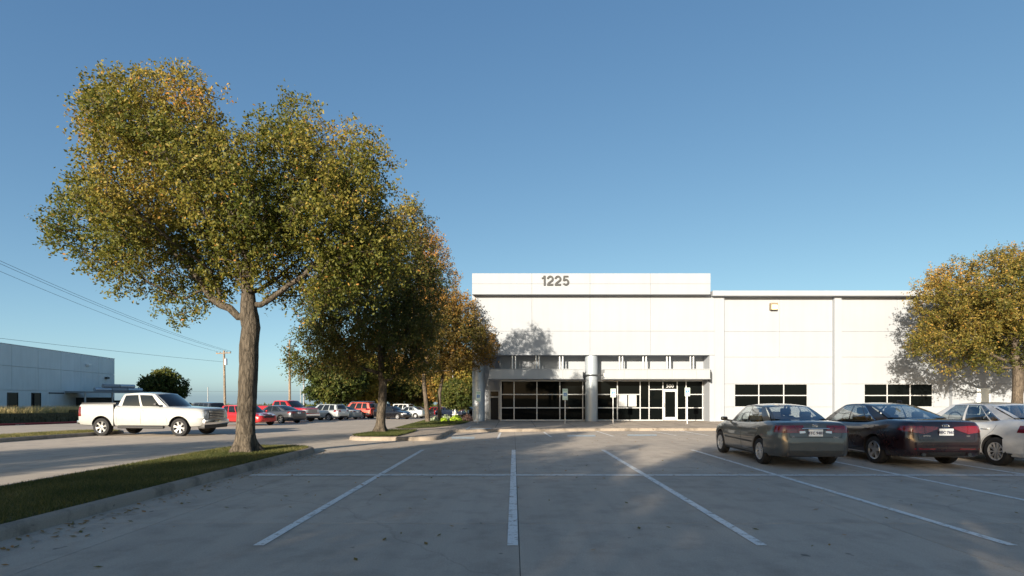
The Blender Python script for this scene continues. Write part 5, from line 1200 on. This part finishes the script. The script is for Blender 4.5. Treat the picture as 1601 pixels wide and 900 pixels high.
# hydrant and planting on the lawn by the column
hy = tag(empty('fire_hydrant', ((711.5-VX)/F*37.6, 37.6, ZW+.02)), 'small silver fire hydrant on the lawn near the corner column', 'fire hydrant')
MB().lathe([(.15, 0), (.15, .05), (.10, .06), (.10, .50), (.125, .51), (.125, .56), (.10, .58), (.09, .66), (.05, .73), (.03, .735), (.03, .79)], 20).build('barrel', M['hydrant'], hy, True)
for a in (0, math.pi, -math.pi/2):
    o = MB().lathe([(.055, .08), (.055, .16), (.07, .16), (.07, .20), (.02, .21)], 14, 'x').build('outlet', M['hydrant'], hy, True); o.location = (0, 0, .40); o.rotation_euler = (0, 0, a)
def shrub(px, Y, w, h, n, leaf, m, label, seed, spiky=False):
    rg = np.random.default_rng(seed); r = tag(empty('shrub', ((px-VX)/F*Y, Y, ZW+.02)), label, 'shrub', 'planting near the corner column')
    a = rg.uniform(0, 2*np.pi, n); u = rg.uniform(0, 1, n)**.5; el = rg.uniform(0, 1, n)
    P = np.c_[np.cos(a)*u*w, np.sin(a)*u*w, (h*(1-u**2)*.9+.04)*(.45+.55*el)]; nr = np.c_[np.cos(a)*u, np.sin(a)*u, np.full(n, .7)]+rg.normal(0, .35, (n, 3)); nr /= np.linalg.norm(nr, axis=1)[:, None]
    ax = np.cross(nr, rg.normal(0, 1, (n, 3))); ax /= np.linalg.norm(ax, axis=1)[:, None]; bx = np.cross(nr, ax); s_ = leaf*rg.uniform(.6, 1.3, n)[:, None]
    Q = np.stack([P-ax*s_*.5, P+bx*s_*.3, P+ax*s_*.5, P-bx*s_*.3], 1)
    me = bpy.data.meshes.new('foliage'); me.from_pydata(Q.reshape(-1, 3).tolist(), [], np.arange(4*n).reshape(-1, 4).tolist()); at = me.attributes.new('tone', 'FLOAT', 'POINT'); at.data.foreach_set('value', np.repeat(rg.uniform(0, 1, n), 4)); me.materials.append(M[m]); link(bpy.data.objects.new('foliage', me), r)
    MB().tube([(0, 0, -.02), (.02, 0, h*.6)], [.03, .012], 6).build('stem', M['bark2'], r, True)
shrub(713, 36.9, .50, .42, 500, .13, 'lime', 'bright lime mound of foliage in front of the hydrant', 3)
shrub(698, 37.0, .40, .46, 380, .14, 'silverleaf', 'silver green leafy clump beside the slim trunk', 4)
shrub(694, 36.2, .25, .30, 180, .12, 'lime', 'small lime tuft at the foot of the slim trunk', 5)
shrub(730, 37.2, .50, .50, 480, .12, 'pinkleaf', 'dusty pink shrub between the hydrant and the corner column', 6)
shrub(680, 36.8, .35, .32, 260, .12, 'silverleaf', 'low silver green clump left of the slim trunk', 8)
# fallen leaves on the paving
n = 900; x = rng.uniform(-6, 16, n); y = rng.uniform(5, 28, n); k = rng.random(n) < .35; x[k] = -5.6+np.abs(rng.normal(0, .35, k.sum())); y[k] = rng.uniform(5, 16, k.sum())
a = rng.uniform(0, 6.28, n); s_ = rng.uniform(.018, .05, n); V = []; T_ = []
for i in range(n):
    z = g(y[i])+.008; ca, sa = math.cos(a[i])*s_[i], math.sin(a[i])*s_[i]; V += [(x[i]-ca, y[i]-sa, z), (x[i]+sa*.5, y[i]-ca*.5, z+.008), (x[i]+ca, y[i]+sa, z+.012), (x[i]-sa*.5, y[i]+ca*.5, z+.004)]; T_ += [rng.uniform(.5, 1)]*4
me = bpy.data.meshes.new('fallen_leaves'); me.from_pydata(V, [], np.arange(4*n).reshape(-1, 4).tolist()); at = me.attributes.new('tone', 'FLOAT', 'POINT'); at.data.foreach_set('value', T_); me.materials.append(M['leaf_dark'])
tag(link(bpy.data.objects.new('fallen_leaves', me)), 'scattered dry brown leaves on the concrete paving', 'leaves', kind='stuff')
